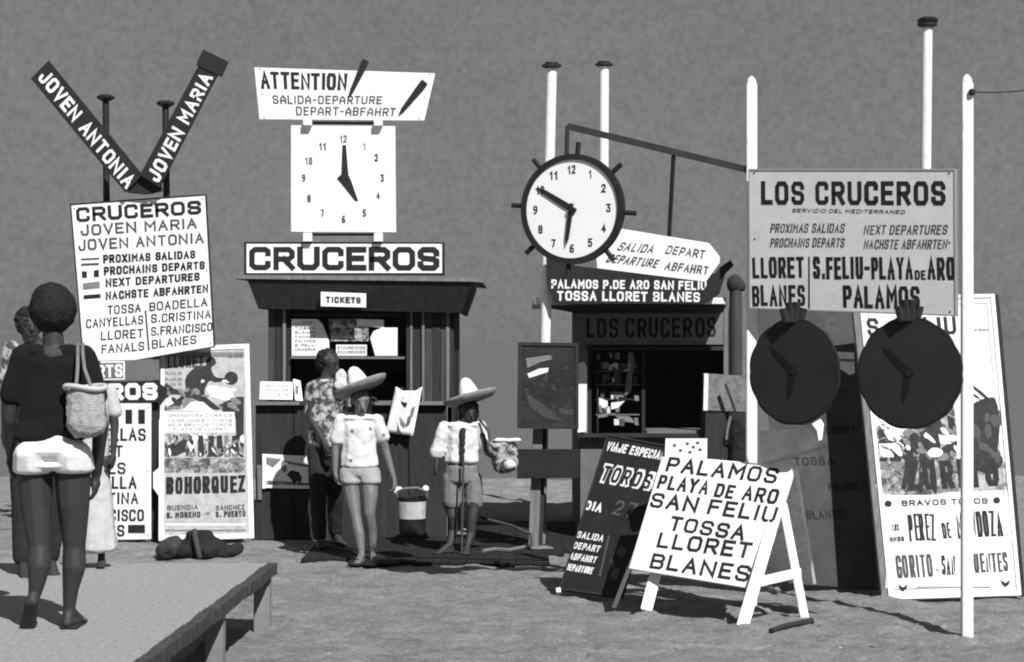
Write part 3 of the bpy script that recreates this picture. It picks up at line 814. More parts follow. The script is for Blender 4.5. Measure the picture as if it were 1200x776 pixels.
# big list sign
lb = Board((82, 239), (242, 227.5), (252, 407), (98, 434), 18.0)
s = thing('timetable_board', 'tall white CRUCEROS timetable board below the V, listing LLORET and FANALS', 'sign', lb.pt(.5, 0))
lb.panel(s, WHITE, .025); lb.frame(s, BLACK, .012, -.03, .006)
text(lb, 'CRUCEROS', (90, 261), (236, 251), 17, s, t=.24, gap=.2, alt=False)
text(lb, 'JOVEN MARIA', (95, 277), (231, 268), 13, s, t=.2, gap=.28, m=FADED)
text(lb, 'JOVEN ANTONIA', (92, 294.5), (239, 285), 13, s, t=.2, gap=.28, m=FADED)
for i, (w_, x0, x1, y0, y1) in enumerate((('PROXIMAS SALIDAS', 121, 229, 309, 303), ('PROCHAINS DEPARTS', 122, 240, 323, 315.5), ('NEXT DEPARTURES', 124, 234, 337, 329), ('NACHSTE ABFAHRTEN', 124, 244, 352, 343))):
    text(lb, w_, (x0, y0), (x1, y1), 10, s, t=.24, gap=.25)
shape(lb, [(95, 303), (116, 302), (116, 304.5), (95, 305.5)], s, FADED); shape(lb, [(95, 309), (116, 308), (116, 311), (95, 312)], s, FADED)
shape(lb, [(96, 318), (102, 318), (102, 326), (96, 326)], s, INK); shape(lb, [(110, 317), (116, 316), (116, 325), (110, 325)], s, INK)
shape(lb, [(97, 332), (117, 330), (117, 338), (97, 340)], s, MIDINK)
shape(lb, [(98, 346), (118, 344.5), (118, 349.5), (98, 351)], s, INK)
for (w_, x0, y0, x1, y1) in (('TOSSA', 126, 369, 165, 366), ('CANYELLAS', 101, 385, 168, 380), ('LLORET', 118, 399, 168, 396), ('FANALS', 119, 415, 169, 411),
                             ('BOADELLA', 175, 365, 243, 359), ('S.CRISTINA', 177, 379, 247, 373), ('S.FRANCISCO', 177, 394, 249, 388), ('BLANES', 178, 409, 230, 403)):
    text(lb, w_, (x0, y0), (x1, y1), 10.5, s, t=.17, gap=.3)
shape(lb, [(169.5, 364), (171.5, 364), (175.5, 411), (173.5, 411)], s, INK)
# lower stack
b1 = Board((70, 424), (186, 421), (187, 446), (70, 447), 17.98)
s = thing('grey_strip_sign', 'narrow grey strip sign ending in TS below the tall timetable board', 'sign', b1.pt(.5, 0)); b1.panel(s, MATS['grey_denim'] if False else HUTL, .02)
text(b1, 'DEPARTS', (72, 443), (144, 442), 15, s, WINK, t=.2, gap=.25); shape(b1, [(118, 423.5), (146, 423), (146, 425), (118, 425.5)], s, WINK); shape(b1, [(144.5, 425), (146.5, 425), (146.5, 444), (144.5, 444)], s, WINK); shape(b1, [(118, 444), (146.5, 443.5), (146.5, 445), (118, 445.5)], s, WINK)
b2 = Board((68, 448), (187, 446.5), (188, 472), (68, 472.5), 17.94)
s = thing('black_strip_sign', 'black strip sign with heavy white letters ROS behind the woman\'s bag', 'sign', b2.pt(.5, 0)); b2.panel(s, BLACK, .02)
text(b2, 'CRUCEROS', (30, 469.5), (185, 468.5), 19.5, s, WINK, t=.27, gap=.16, alt=False)
b3 = Board((74, 473), (177, 473), (177, 632), (74, 634), 17.93)
s = thing('stop_list_board', 'white board listing stops SCO and INA, standing between the woman and the bullfight poster', 'sign', Vector((b3.pt(.5, 0).x, 17.93, 0)))
b3.panel(s, WHITE, .025)
for (w_, x0, x1, yb, hh) in (('SALIDA', 68, 139, 498, 17), ('CANYELLAS', 66, 171, 517, 15), ('LLORET', 82, 144, 536, 14), ('FANALS', 80, 147, 556, 14), ('BOADELLA', 72, 160, 573, 15), ('S.CRISTINA', 62, 162, 591, 14), ('S.FRANCISCO', 58, 169, 611, 14), ('BLANCS', 85, 146, 629, 14)):
    text(b3, w_, (max(x0, 76), yb), (x1, yb), hh, s, t=.19, gap=.25)
rectshape(b3, 147, 480, 155, 497, s, INK); rectshape(b3, 162, 480, 170, 497, s, INK); rectshape(b3, 150, 615, 170, 625, s, INK)
for px in (82, 183):
    mb = MB(); q = Vector((X(px, 18.03), 18.03, -.05)); mb.bar(q, Vector((q.x, 18.03, Z(410, 18.03))), .075, .04); mb.build('post', DWOOD, s)
# bullfight poster, left
p1 = Board((187, 407), (292, 403), (298, 631), (186, 634), (18.15, 18.15, 17.8, 17.8))
s = thing('bullfight_poster', 'tall white framed LLORET bullfight poster naming BOHORQUEZ, behind the dark bundle', 'poster', Vector((p1.pt(.5, 0).x, 17.8, 0)))
p1.panel(s, PAPERG, .02); p1.frame(s, WHITE, .045, -.02, .008)
rectshape(p1, 193, 413, 286, 419, s, MIDINK)
text(p1, 'LLORET', (196, 432), (239, 431), 14, s, FADED, t=.2); text(p1, 'DE MAR', (267, 420), (284, 420), 4, s, FADED)
for yy in (440, 447, 453): text(p1, 'PLAZA DE', (194, yy), (213, yy), 3.5, s, FADED)
shape(p1, [(242, 422), (247, 418), (252, 421), (253, 427), (248, 431), (249, 437), (254, 443), (266, 444), (266, 447), (252, 449), (246, 447), (241, 455), (240, 463), (246, 470), (258, 480), (250, 481), (238, 474), (225, 468), (216, 471), (210, 478), (194, 482), (194, 477), (206, 470), (212, 464), (194, 462), (194, 450), (204, 456), (217, 460), (217, 446), (222, 437), (232, 429), (241, 429)], s, DARKINK)
shape(p1, [(265 + 8 * math.cos(a * .524) + 6, 444 + 8 * math.sin(a * .524)) for a in range(12)], s, DARKINK, .0015)
shape(p1, [(256, 476), (268, 470), (278, 466), (286, 466), (286, 520), (277, 516), (276, 490), (262, 484)], s, DARKINK)
shape(p1, [(193, 469), (204, 466), (206, 472), (196, 478)], s, PAPER, .002); shape(p1, [(246, 452), (270, 456), (275, 466), (262, 470), (248, 466), (242, 458)], s, PAPER, .0022)
shape(p1, [(214, 482), (224, 472), (238, 472), (252, 484)], s, PAPER, .002)
rectshape(p1, 193, 484, 275, 508, s, PAPER, .0026)
for i, yy in enumerate((490, 496, 501, 506)): text(p1, ['GRANDIOSA CORRIDA', 'DE REJONES Y TOROS', 'SEIS BRAVOS TOROS', 'PLAZA DE LLORET'][i], (197 + 6 * (i == 3), yy), (272 - 6 * (i == 3), yy), 3.6, s, FADED, off=.0035)
shape(p1, [(193, 524), (210, 519), (218, 513), (226, 515), (222, 525), (230, 533), (216, 531), (206, 536), (193, 535)], s, DARKINK)
for (a, c) in ((232, 238), (244, 250), (254, 260), (263, 268), (272, 279)):
    shape(p1, [(a, 512), (c, 511), (c + 2, 534), (c - 2, 537), (a, 536)], s, DARKINK if a % 2 == 0 else MIDINK)
shape(p1, [(219, 520), (230, 511), (233, 514), (224, 531)], s, PAPER, .002)
rectshape(p1, 192, 538, 288, 555, s, PHOTO, .0008)
splatter(p1, 194, 455, 286, 483, 26, 5, s, MIDINK, 1, .0012); splatter(p1, 194, 455, 286, 483, 12, 3, s, DARKINK, 2, .0019); splatter(p1, 236, 446, 280, 470, 7, 2.5, s, PAPER, 3, .0023, 0)
splatter(p1, 193, 510, 286, 537, 40, 4, s, MIDINK, 4, .0012, 1.3); splatter(p1, 193, 510, 286, 537, 26, 3.6, s, DARKINK, 5, .0021, 1.4); splatter(p1, 193, 509, 286, 536, 16, 3, s, PAPER, 6, .0023, 1.2)
splatter(p1, 193, 539, 287, 555, 50, 3, s, MIDINK, 7, .0012, 0)
text(p1, 'BOHORQUEZ', (195, 580), (288, 578), 20, s, t=.2, gap=.35)
text(p1, 'BUENDIA', (196, 599), (232, 598), 6, s, FADED, t=.22); text(p1, 'S. MORENO', (195, 608), (235, 607), 7, s, t=.24)
text(p1, 'SANCHEZ', (253, 599), (287, 598), 6, s, FADED, t=.22); text(p1, 'S. PUERTO', (253, 607), (288, 606), 7, s, t=.24)
rectshape(p1, 241, 601, 246, 604, s, MIDINK); rectshape(p1, 194, 614, 288, 616, s, PAPER); rectshape(p1, 194, 621, 288, 623, s, MIDINK)
mb = MB(); mb.prism([p1.atpx(q, .003) for q in ((187, 549), (180, 555), (180, 573), (187, 583))], p1.n * .01); mb.build('sticker', PAPER, s)
mb = MB(); mb.prism([p1.atpx(q, .002) for q in ((187, 450), (196, 456), (196, 466), (187, 478))], p1.n * .009); mb.build('bracket', BLACK, s)
mb = MB(); mb.bar(p1.pt(.2, .9, -.03), Vector((p1.pt(.2, 0).x, 18.7, 0)), .04); mb.build('leg', DWOOD, s); mb = MB(); mb.bar(p1.pt(.8, .9, -.03), Vector((p1.pt(.8, 0).x, 18.7, 0)), .04); mb.build('leg', DWOOD, s)

# dark bundle in front of the poster
t = thing('bundle', 'dark heap of canvas bags with a grey strap lying in front of the bullfight poster', 'bundle', (X(232, 16.6), 16.6, 0))
B = Body(); d0 = 16.6
def q_(px, py, dd=0): return P(px, py, d0 + dd)
B.seg(q_(222, 644), (.15, .18, .10), q_(244, 643), (.17, .18, .11)); B.seg(q_(225, 626), (.06, .1, .03), q_(240, 625), (.06, .1, .03)); B.seg(q_(232, 630), (.10, .1, .06), q_(234, 642), (.2, .16, .09))
B.build('bag', BUNDLE, t, .014, 3, .022, 9)
B = Body(); B.seg(q_(196, 646), (.10, .16, .09), q_(205, 642), (.12, .16, .10)); B.build('bag', mat('dark_grey_canvas', .035, .9, .4, 6, .5, 14), t, .014, 3, .02, 9)
B = Body(); B.seg(q_(258, 648), (.12, .13, .06), q_(278, 643), (.06, .08, .05)); B.build('bag', BUNDLE, t, .014, 3, .02, 10)
mb = MB(); mb.tube([q_(228, 622, -.06), q_(229, 632, -.2), q_(232, 645, -.22), q_(234, 653, -.2)], .022, 8); mb.build('strap', DWOOD2, t, smooth=True)

# ------------------------------------------------------------------ right hut LOS CRUCEROS
DH = 18.0
h = thing('ticket_hut', 'grey LOS CRUCEROS ticket hut with dark window and white roof edge', 'kiosk', (X(775, DH), 19, 0))
def hx(px): return X(px, DH)
def hz(py): return Z(py, DH)
for (a, c, y0, y1, m_, nm) in ((679, 848, 366, 404, HUTW, 'name_board'), (679, 690, 404.5, 508, HUTW, 'wall_panel'), (680, 735, 509, 636, HUTL, 'wall_panel'), (736, 800, 509, 636, HUTL, 'wall_panel'), (801, 876, 509, 636, HUTL, 'wall_panel')):
    mb = MB(); mb.box(hx(a), hx(c) - .003, DH, DH + .04, hz(y1), hz(y0)); mb.build(nm, m_, h, bevel=.002)
for i, a in enumerate((848, 854, 860, 866, 871)):
    mb = MB(); mb.box(hx(a), hx(a + 5.4), DH - .01 + random.uniform(-.006, .006), DH + .04, hz(508), hz(362)); mb.build('plank', HUTL if i % 2 else HUTW, h, bevel=.002)
hb = Board((679, 366), (848, 366), (848, 508), (679, 508), DH)
text(hb, 'LOS CRUCEROS', (687, 396), (839, 395), 23, h, t=.15, gap=.4, m=INK)
rectshape(hb, 715, 400, 745, 401, h, FADED); rectshape(hb, 760, 400, 815, 401, h, FADED)
mb = MB(); mb.box(hx(688), hx(848), DH - .02, DH + .02, hz(411), hz(406)); mb.build('lintel', DWOOD, h, bevel=.002)
mb = MB(); mb.box(hx(752), hx(756), DH - .015, DH + .03, hz(508), hz(411)); mb.build('window_post', DWOOD, h)
mb = MB(); mb.box(hx(690), hx(693), DH - .015, DH + .03, hz(508), hz(411)); mb.build('window_post', DWOOD, h)
mb = MB(); mb.box(hx(676), hx(850), DH - .10, DH + .05, hz(512), hz(508)); mb.build('sill', DWOOD, h)
mb = MB(); mb.box(hx(679), hx(679) + .03, DH + .04, 20.2, 0, hz(362)); mb.box(hx(876) - .03, hx(876), DH + .04, 20.2, 0, hz(362)); mb.build('side_wall', HUTW, h)
mb = MB(); mb.box(hx(679), hx(876), 20.2, 20.24, 0, hz(362)); mb.build('back_wall', INSIDE, h)
mb = MB(); mb.box(hx(680), hx(875), DH + .05, 20.2, .02, .05); mb.build('floor', INSIDE, h)
mb = MB(); mb.box(hx(757), hx(846), DH - .06, DH + .45, hz(508), hz(504)); mb.build('counter_top', HUTL, h, bevel=.003)
mb = MB(); mb.box(hx(679) + .03, hx(876) - .03, DH + .04, 20.2, hz(362) - .02, hz(362)); mb.build('ceiling', INSIDE, h)
# roof: dark soffit tapering to the wall, white edge
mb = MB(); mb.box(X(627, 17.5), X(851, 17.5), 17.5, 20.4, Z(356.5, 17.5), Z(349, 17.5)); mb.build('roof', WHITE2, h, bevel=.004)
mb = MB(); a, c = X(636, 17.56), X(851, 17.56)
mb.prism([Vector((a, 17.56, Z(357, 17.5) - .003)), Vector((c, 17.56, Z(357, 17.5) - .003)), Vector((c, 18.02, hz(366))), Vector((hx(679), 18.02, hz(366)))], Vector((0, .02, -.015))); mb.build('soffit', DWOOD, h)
# goods in the window
gw = Board((694, 411), (752, 411), (752, 508), (694, 508), DH + .03)
for i, (pts, m_) in enumerate((([(736, 414), (741, 412), (743, 420), (742, 438), (736, 436)], MIDINK), ([(704, 426), (713, 424), (715, 431), (706, 433)], MIDINK), ([(735, 436), (741, 436), (740, 458), (732, 464)], MIDINK), ([(715, 459), (735, 460), (733, 466), (716, 464)], MIDINK),
        ([(702, 466), (712, 470), (712, 479), (702, 477)], PAPER), ([(716, 472), (732, 470), (724, 478), (716, 480)], PAPER), ([(716, 484), (738, 488), (746, 496), (730, 494)], MIDINK), ([(700, 486), (712, 484), (712, 488), (701, 490)], MIDINK), ([(706, 440), (714, 438), (713, 446), (705, 450)], FADED), ([(720, 432), (728, 440), (726, 452), (719, 446)], FADED))):
    mb = MB(); mb.prism([gw.atpx(p, .01 * (i % 3)) for p in pts], Vector((0, .02, 0))); mb.build('postcard', m_, h)
rg = random.Random(5)
for i in range(26):
    x_, y_ = rg.uniform(696, 745), rg.choice((420, 434, 450, 468, 484, 500)) + rg.uniform(-2, 2); w2, h2 = rg.uniform(3, 6), rg.uniform(5, 9); sk = rg.uniform(-1.5, 1.5)
    mb = MB(); mb.prism([gw.atpx(p, .004 + .002 * (i % 5)) for p in ((x_ + sk, y_ - h2), (x_ + w2 + sk, y_ - h2), (x_ + w2, y_), (x_, y_))], Vector((0, .003, 0)))
    mb.build('postcard', (FADED, MIDINK, GREYB)[i % 3], h)
for yy in (434, 450, 485):
    mb = MB(); mb.bar(gw.atpx((696, yy + 1)), gw.atpx((750, yy + 1)), .01); mb.build('shelf', GWOOD, h)
mb = MB(); mb.bar(gw.atpx((696, 468)), gw.atpx((750, 468)), .012); mb.build('shelf', DWOOD, h)
mb = MB(); mb.bar(gw.atpx((700, 411), .05), gw.atpx((700, 508), .05), .012); mb.build('rack_bar', DWOOD, h)
mb = MB(); mb.prism([P(x, y, DH - .06) for x, y in ((677, 426), (685, 424), (688, 432), (687, 506), (677, 507))], Vector((0, .03, 0))); mb.build('shutter', WHITE, h)
# sign on the roof: black, white letters
rb = Board((641, 298), (846, 330), (828, 357), (650, 356), 17.3)
s = thing('destination_sign', 'black roof board with white PALAMOS and TOSSA LLORET BLANES lettering', 'sign', rb.pt(.5, 0))
mb = MB(); mb.prism([P(x, y, 17.3) for x, y in ((640, 300), (690, 305), (850, 322), (843, 345), (824, 357), (650, 356), (641, 330))], Vector((0, .05, 0))); mb.build('panel', BLACK, s, bevel=.003)
tb2 = Board((640, 300), (850, 300), (850, 357), (640, 357), 17.3)
text(tb2, 'PALAMOS P.DE ARO SAN FELIU', (646, 338), (828, 340), 10.5, s, WINK, t=.2, gap=.3)
text(tb2, 'TOSSA LLORET BLANES', (653, 352.5), (820, 354), 11.5, s, WINK, t=.2, gap=.3)
# dark round-headed post right of roof
s = thing('dark_post', 'thick dark round-headed post at the right end of the hut roof', 'post', (X(862, 17.45), 17.45, 0))
mb = MB(); mb.tube([(X(862, 17.45), 17.45, 0), (X(862, 17.45), 17.45, Z(340, 17.45))], .055, 14); mb.build('shaft', DWOOD2, s, smooth=True)
B = Body(); B.seg(P(861, 333, 17.45), (.075, .075, .09), P(867, 336, 17.45), (.06, .06, .05)); B.build('knob', DWOOD, s, .01)
# picture board on the pole
p_ = Board((607, 401), (678, 402), (678, 503), (606, 502), 16.95)
s = thing('picture_board', 'dark picture board with two pale stripes standing left of the hut', 'sign', Vector((X(636, 17.0), 17.0, 0)))
PIC = mat('dark_picture_print', 0.02, 0.5, 0.5, 5, 0.0, kind='mottle', v2=0.05, thr=.6)
p_.panel(s, PIC, .03); p_.frame(s, DWOOD, .03, -.03, .012)
shape(p_, [(616, 420), (645, 416), (647, 421), (634, 424), (618, 431)], s, MIDINK); shape(p_, [(618, 438), (632, 432), (643, 431), (642, 436), (620, 443)], s, WINK, .0015)
shape(p_, [(616, 460), (640, 476), (660, 494), (640, 490), (622, 478)], s, mat('dim_print', .05, .6, .3, 9, 0)); shape(p_, [(654, 478), (672, 480), (672, 486), (656, 485)], s, MATS['dim_print'])
b_ = Board((606, 527), (679, 527), (679, 560), (606, 561), 16.95); b_.panel(s, BLACK, .1, 'box')
mb = MB(); mb.bar((X(624.5, 17.02), 17.06, -.05), (X(630.5, 17.06), 17.1, Z(503, 17.06)), .085, .06); mb.build('post', GWOOD, s, bevel=.004)
mb = MB(); mb.bar((X(632, 17.02), 17.1, -.05), (X(637, 17.06), 17.14, Z(503, 17.06)), .05, .06); mb.build('post', DWOOD, s, bevel=.004)
# grey notice panel and sacks by the hut's right
nb_ = Board((824, 437.5), (879, 441), (879, 483), (823, 481), 17.2)
s = thing('notice_board', 'mottled grey panel with a white left edge standing by the hut window', 'panel', Vector((X(850, 17.2), 17.2, 0)))
nb_.panel(s, mat('mottled_grey_panel', .16, .8, .5, 16, .3), .04); mb = MB(); nb_.rectpx(mb, 824, 438, 830, 481, 0, .02); mb.build('edge_strip', WHITE, s)
mb = MB(); mb.bar(P(850, 450, 17.1), P(863, 486, 17.1), .02); mb.build('stick', DWOOD, s)
mb = MB(); mb.box(X(826, 17.22), X(878, 17.22), 17.18, 17.6, 0, Z(484, 17.2)); mb.build('stand', DWOOD, s)
t = thing('sack', 'dark bulging sack hung against the white pole beside the grey panel', 'sack', (X(866, 16.6), 16.6, 0))
B = Body(); B.seg(P(866, 492, 16.7), (.09, .09, .05), P(868, 515, 16.7), (.12, .10, .08)); B.seg(P(855, 500, 16.7), .03, P(850, 520, 16.7), .03); B.seg(P(866, 512, 16.7), .1, Vector((X(866, 16.7), 16.7, .1)), .1); B.build('cloth', BUNDLE, t, .012, 3, .012, 12)
mb = MB(); mb.tube([P(856, 488, 16.6), P(852, 505, 16.6), P(851, 515, 16.6)], .012, 6); mb.build('strap', GWOOD, t)
# white poles
def pole(px, py, pxb, d, r, label, cap=True, dark_below=None, grp='white capped poles behind the huts'):
    base = Vector((X(pxb, d), d, -.05)); tp_ = P(px, py, d)
    s = thing('white_pole', label, 'pole', (base.x, d, 0), grp)
    mb = MB()
    if dark_below:
        f_ = (dark_below - base.z) / (tp_.z - base.z); mid = base.lerp(tp_, f_)
        mb.tube([mid, tp_], r, 14); mb.build('shaft', WHITE2, s, smooth=True)
        mb = MB(); mb.tube([base, mid], r, 14); mb.build('foot', GWOOD, s, smooth=True)
    else:
        mb.tube([base, tp_], r, 14); mb.build('shaft', WHITE2, s, smooth=True)
    if cap:
        mb = MB(); rr = r * 1.0
        mb.lathe(tp_, [(rr, -.005), (rr * 1.9, .012), (rr * 1.9, .028), (rr * 1.3, .036), (rr * 1.3, .05), (.001, .052)], 16); mb.build('cap', METAL, s, smooth=True)
    return s
pole(646.5, 80, 633, 17.45, .046, 'white capped pole rising behind the round clock and picture board', dark_below=Z(503, 17.45))
pole(708, 78, 706, 20.8, .05, 'white capped pole behind the hut, right of the round clock top')
s = pole(1086.5, 32, 1080, 15.2, .040, 'tall white capped pole rising behind the pale LOS CRUCEROS board')
mb = MB(); q = P(1087, 26, 15.2); mb.lathe(q, [(.02, -.04), (.075, .0), (.08, .02), (.06, .035), (.001, .04)], 16, wob=.06); mb.build('lamp_head', METAL, s, smooth=True)

# ------------------------------------------------------------------ front posts, LOS CRUCEROS board, beam, clocks
def post(px, py, d, w, label, pyb=None):
    xx = X(px, d); s = thing('white_post', label, 'post', (xx, d, 0), 'white square posts carrying the departures board')
    zt = Z(py, d); mb = MB(); mb.box(xx - w / 2, xx + w / 2, d - w / 2, d + w / 2, -.15, zt - .05); 
    mb.build('shaft', WHITE2, s, bevel=.004)
    mb = MB(); mb.lathe((xx, d, zt - .05), [(w * .5, .0005), (w * .45, .025), (w * .25, .045), (.002, .055)], 12); mb.build('tip', WHITE2, s, smooth=True)
    return s
post(880.5, 90, 13.45, .070, 'white square post at the left edge of the LOS CRUCEROS board')
s = post(1133, 88, 12.5, .068, 'tall white square post at the right, nearest the camera')
mb = MB(); mb.lathe(P(1139, 108, 12.45), [(.012, -.02), (.022, -.01), (.022, .01), (.012, .02)], 12); mb.build('insulator', METAL, s, smooth=True)
s2 = thing('wire', 'thin sagging wire running off right from the tall white post', 'wire', P(1140, 108, 12.46))
pts = [P(1140, 108, 12.46)]; e_ = P(1290, 86, 12.6)
for i in range(1, 13):
    f_ = i / 12; q = pts[0].lerp(e_, f_); q.z -= .05 * 4 * f_ * (1 - f_) * .8; pts.append(q)
mb = MB(); mb.tube(pts, .004, 6); o = mb.build('strand', METAL, s2)
# board
LB = Board((877, 198), (1120, 198), (1121, 371), (878, 362), (13.34, 12.47, 12.47, 13.34))
s = thing('departures_board', 'large pale grey LOS CRUCEROS departures board for LLORET, BLANES and PALAMOS', 'sign', LB.pt(.5, 0))
LB.panel(s, GREYB, .03); LB.frame(s, mat('board_edge_paint', .33, .6, .1, 9, .1), .012, -.03, .005)
text(LB, 'LOS CRUCEROS', (893, 240), (1109, 241), 28, s, t=.2, gap=.28, jit=.004)
text(LB, 'SERVICIO DEL MEDITERRANEO', (931, 249), (1063, 251), 4.6, s, t=.2, slant=.25, m=FADED)
text(LB, 'PROXIMAS SALIDAS', (904, 273), (993, 273), 11, s, t=.15, slant=.2, m=FADED, gap=.3); text(LB, 'NEXT DEPARTURES', (1016, 275), (1110, 275), 11, s, t=.15, slant=.2, m=FADED)
text(LB, 'PROCHAINS DEPARTS', (904, 290), (993, 290), 11, s, t=.15, slant=.2, m=FADED); text(LB, 'NACHSTE ABFAHRTEN', (1016, 292), (1110, 292), 11, s, t=.15, slant=.2, m=FADED)
text(LB, 'LLORET', (882, 326), (946, 326), 25, s, t=.17, gap=.3); text(LB, 'BLANES', (882, 359), (947, 359), 25, s, t=.17, gap=.3)
text(LB, 'S.FELIU-PLAYA', (957, 327), (1073, 328), 26, s, t=.16, gap=.3); text(LB, 'DE', (1075, 328), (1087, 328), 11, s, t=.2); text(LB, 'ARO', (1089, 328), (1119, 328), 26, s, t=.16, gap=.25)
text(LB, 'PALAMOS', (992, 361), (1081, 362), 26, s, t=.18, gap=.25)
shape(LB, [(950.5, 301), (952.5, 301), (952.5, 362), (950.5, 362)], s, INK)

# iron beam
beam_a = P(665, 148, 13.46); beam_b = P(876, 199, 13.46)
s = thing('iron_beam', 'long dark iron beam reaching out from the white post to the round clock', 'beam', beam_b)
mb = MB(); mb.bar(beam_a, beam_b, .042, .03); mb.build('arm', METAL, s)
mb = MB(); mb.tube([beam_a, P(664, 184, 13.44)], .015, 8); mb.build('hanger', METAL, s)
hb_ = beam_a.lerp(beam_b, .59)
hp = 600 + hb_.x / hb_.y * F; print('hanger px', hp)
mb = MB(); mb.tube([hb_, P(784, 279, 13.68)], .015, 8); mb.build('hanger', METAL, s)
# arrow sign parallel to the beam
def dir_d(px):  # distance along beam plane at column px
    a, b = beam_a, beam_b
    return 13.66
    k_ = (px - 600) / F; t_ = (k_ * a.y - a.x) / ((b.x - a.x) - k_ * (b.y - a.y)); return a.y + t_ * (b.y - a.y)
dl, dr = dir_d(668), dir_d(845)
ar = Board((725, 268), (832, 284), (828, 330), (690, 312), (dir_d(725), dir_d(832), dir_d(828), dir_d(690)))
s = thing('arrow_sign', 'white arrow shaped SALIDA DEPART sign hanging beside the round clock', 'sign', ar.pt(.5, 0))
mb = MB(); mb.prism([P(x, y, dir_d(x)) for x, y in ((727, 268), (831, 285), (846, 304), (827, 330.5), (672, 311), (700, 297))], Vector((0, .025, 0))); mb.build('panel', WHITE, s, bevel=.002)
text(ar, 'SALIDA', (722, 293), (764, 297), 11, s, FADED, t=.15, slant=.1, off=.004); text(ar, 'DEPART', (779, 297), (825, 303), 11, s, FADED, t=.15, slant=.1, off=.004)
text(ar, 'DEPARTURE', (709, 307), (769, 314), 11, s, FADED, t=.16, slant=.1, off=.004); text(ar, 'ABFAHRT', (778, 316), (829, 322), 11, s, FADED, t=.16, slant=.1, off=.004)
mb = MB(); mb.prism([P(x, y, dir_d(840)) for x, y in ((826, 349), (823, 342), (844, 313), (856, 305), (860, 311), (850, 321))], Vector((0, .03, 0))); mb.build('pencil', BLACK, s)

HANDD = mat('dull_black_hand', .005, .9, .2, 5, 0)
def round_clock(C, yaw, Rr, name, label, hands, face, rim, nray, ray_m, numerals, grp=None, tilt=0, ray0=0, rim_w=.105, numm=None, skip=()):
    C = Vector(C); ux = Vector((math.cos(yaw), math.sin(yaw), 0)); uy = Vector((0, 0, 1))
    fr_ = Frame(C, ux, uy); n = fr_.n
    s = thing(name, label, 'clock', C + Vector((0, 0, -Rr)), grp)
    def ring(mb, r0, r1, o0, o1, N=64):
        b = len(mb.v)
        for (r, o) in ((r0, o0), (r1, o0), (r1, o1), (r0, o1)):
            for k_ in range(N):
                t = 2 * math.pi * k_ / N; mb.v.append(fr_.m2w(r * math.cos(t), r * math.sin(t), o))
        for j in range(4):
            for k_ in range(N):
                a = b + j * N; c = b + ((j + 1) % 4) * N; k2 = (k_ + 1) % N
                mb.f.append([a + k_, a + k2, c + k2, c + k_])
    def disc(mb, r, o0, o1, N=64, sc=0.0, ns=12):
        pts = [fr_.m2w((r * (1 + sc * abs(math.sin(ns * .5 * t)))) * math.cos(t), (r * (1 + sc * abs(math.sin(ns * .5 * t)))) * math.sin(t), o0) for t in [2 * math.pi * k_ / N for k_ in range(N)]]
        mb.prism(pts, n * (o1 - o0))
    mb = MB(); disc(mb, Rr * (1 - rim_w * .5), -.028, 0, 96, 0 if numerals else .0); mb.build('dial', face, s)
    mb = MB(); 
    if numerals: ring(mb, Rr * (1 - rim_w), Rr, -.04, .012)
    else:
        disc(mb, Rr * .975, -.03, -.004, 120, .022, 12)
    mb.build('rim', rim, s, smooth=numerals)
    for i in range(nray):
        t = 2 * math.pi * i / nray + ray0
        a = fr_.m2w(Rr * .95 * math.cos(t), Rr * .95 * math.sin(t), -.025); b = fr_.m2w(Rr * 1.22 * math.cos(t), Rr * 1.22 * math.sin(t), -.025)
        mb = MB(); mb.tube([a, b], .0135 * Rr / .29, 8); mb.build('ray', ray_m, s, smooth=True)
    if numerals:
        for i in range(1, 13):
            t = math.pi / 2 - i * math.pi / 6; rr = Rr * .715; hh = Rr * .155; st = str(i); w = hh * .55 * (1 if len(st) == 1 else 1.8)
            if i == 1: w = hh * .35
            x, y = rr * math.cos(t), rr * math.sin(t)
            text(fr_, st, (x - w / 2, y - hh / 2), (x + w / 2, y - hh / 2), hh, s, t=.2, gap=.45, name='numeral', m=numm or FADED)
    for i, (ang, ln, w, nm) in enumerate(hands):
        t = math.pi / 2 - R(ang); d_ = Vector((math.cos(t), math.sin(t))); p_n = Vector((-d_.y, d_.x))
        pts = [-d_ * Rr * .1 - p_n * w * .5, d_ * ln * .2 - p_n * w * .6, d_ * ln * .8 - p_n * w * .45, d_ * ln, d_ * ln * .8 + p_n * w * .45, d_ * ln * .2 + p_n * w * .6, -d_ * Rr * .1 + p_n * w * .5]
        mb = MB(); mb.prism([fr_.m2w(p.x, p.y, (.006 + .008 * i) * (1 if numerals else .25)) for p in pts], n * (.004 if numerals else .0015)); mb.build(nm, INK if numerals else HANDD, s)
    mb = MB(); disc(mb, Rr * .05, .005, .03 if numerals else .009, 16); mb.build('hub', INK, s)
    return s, fr_
FACE = mat('enamel_clock_face', .82, .4, .03, 4, .03)
cc = P(670, 245, 13.42)
round_clock(cc, R(-24), .292 * 13.42 / 10.55, 'round_clock', 'round white clock with black rim and ray stubs hanging from the iron beam', [(301, .30, .036, 'minute_hand'), (188, .25, .028, 'hour_hand')], FACE, BLACK, 8, BLACK, True, ray0=R(-5), numm=INK)
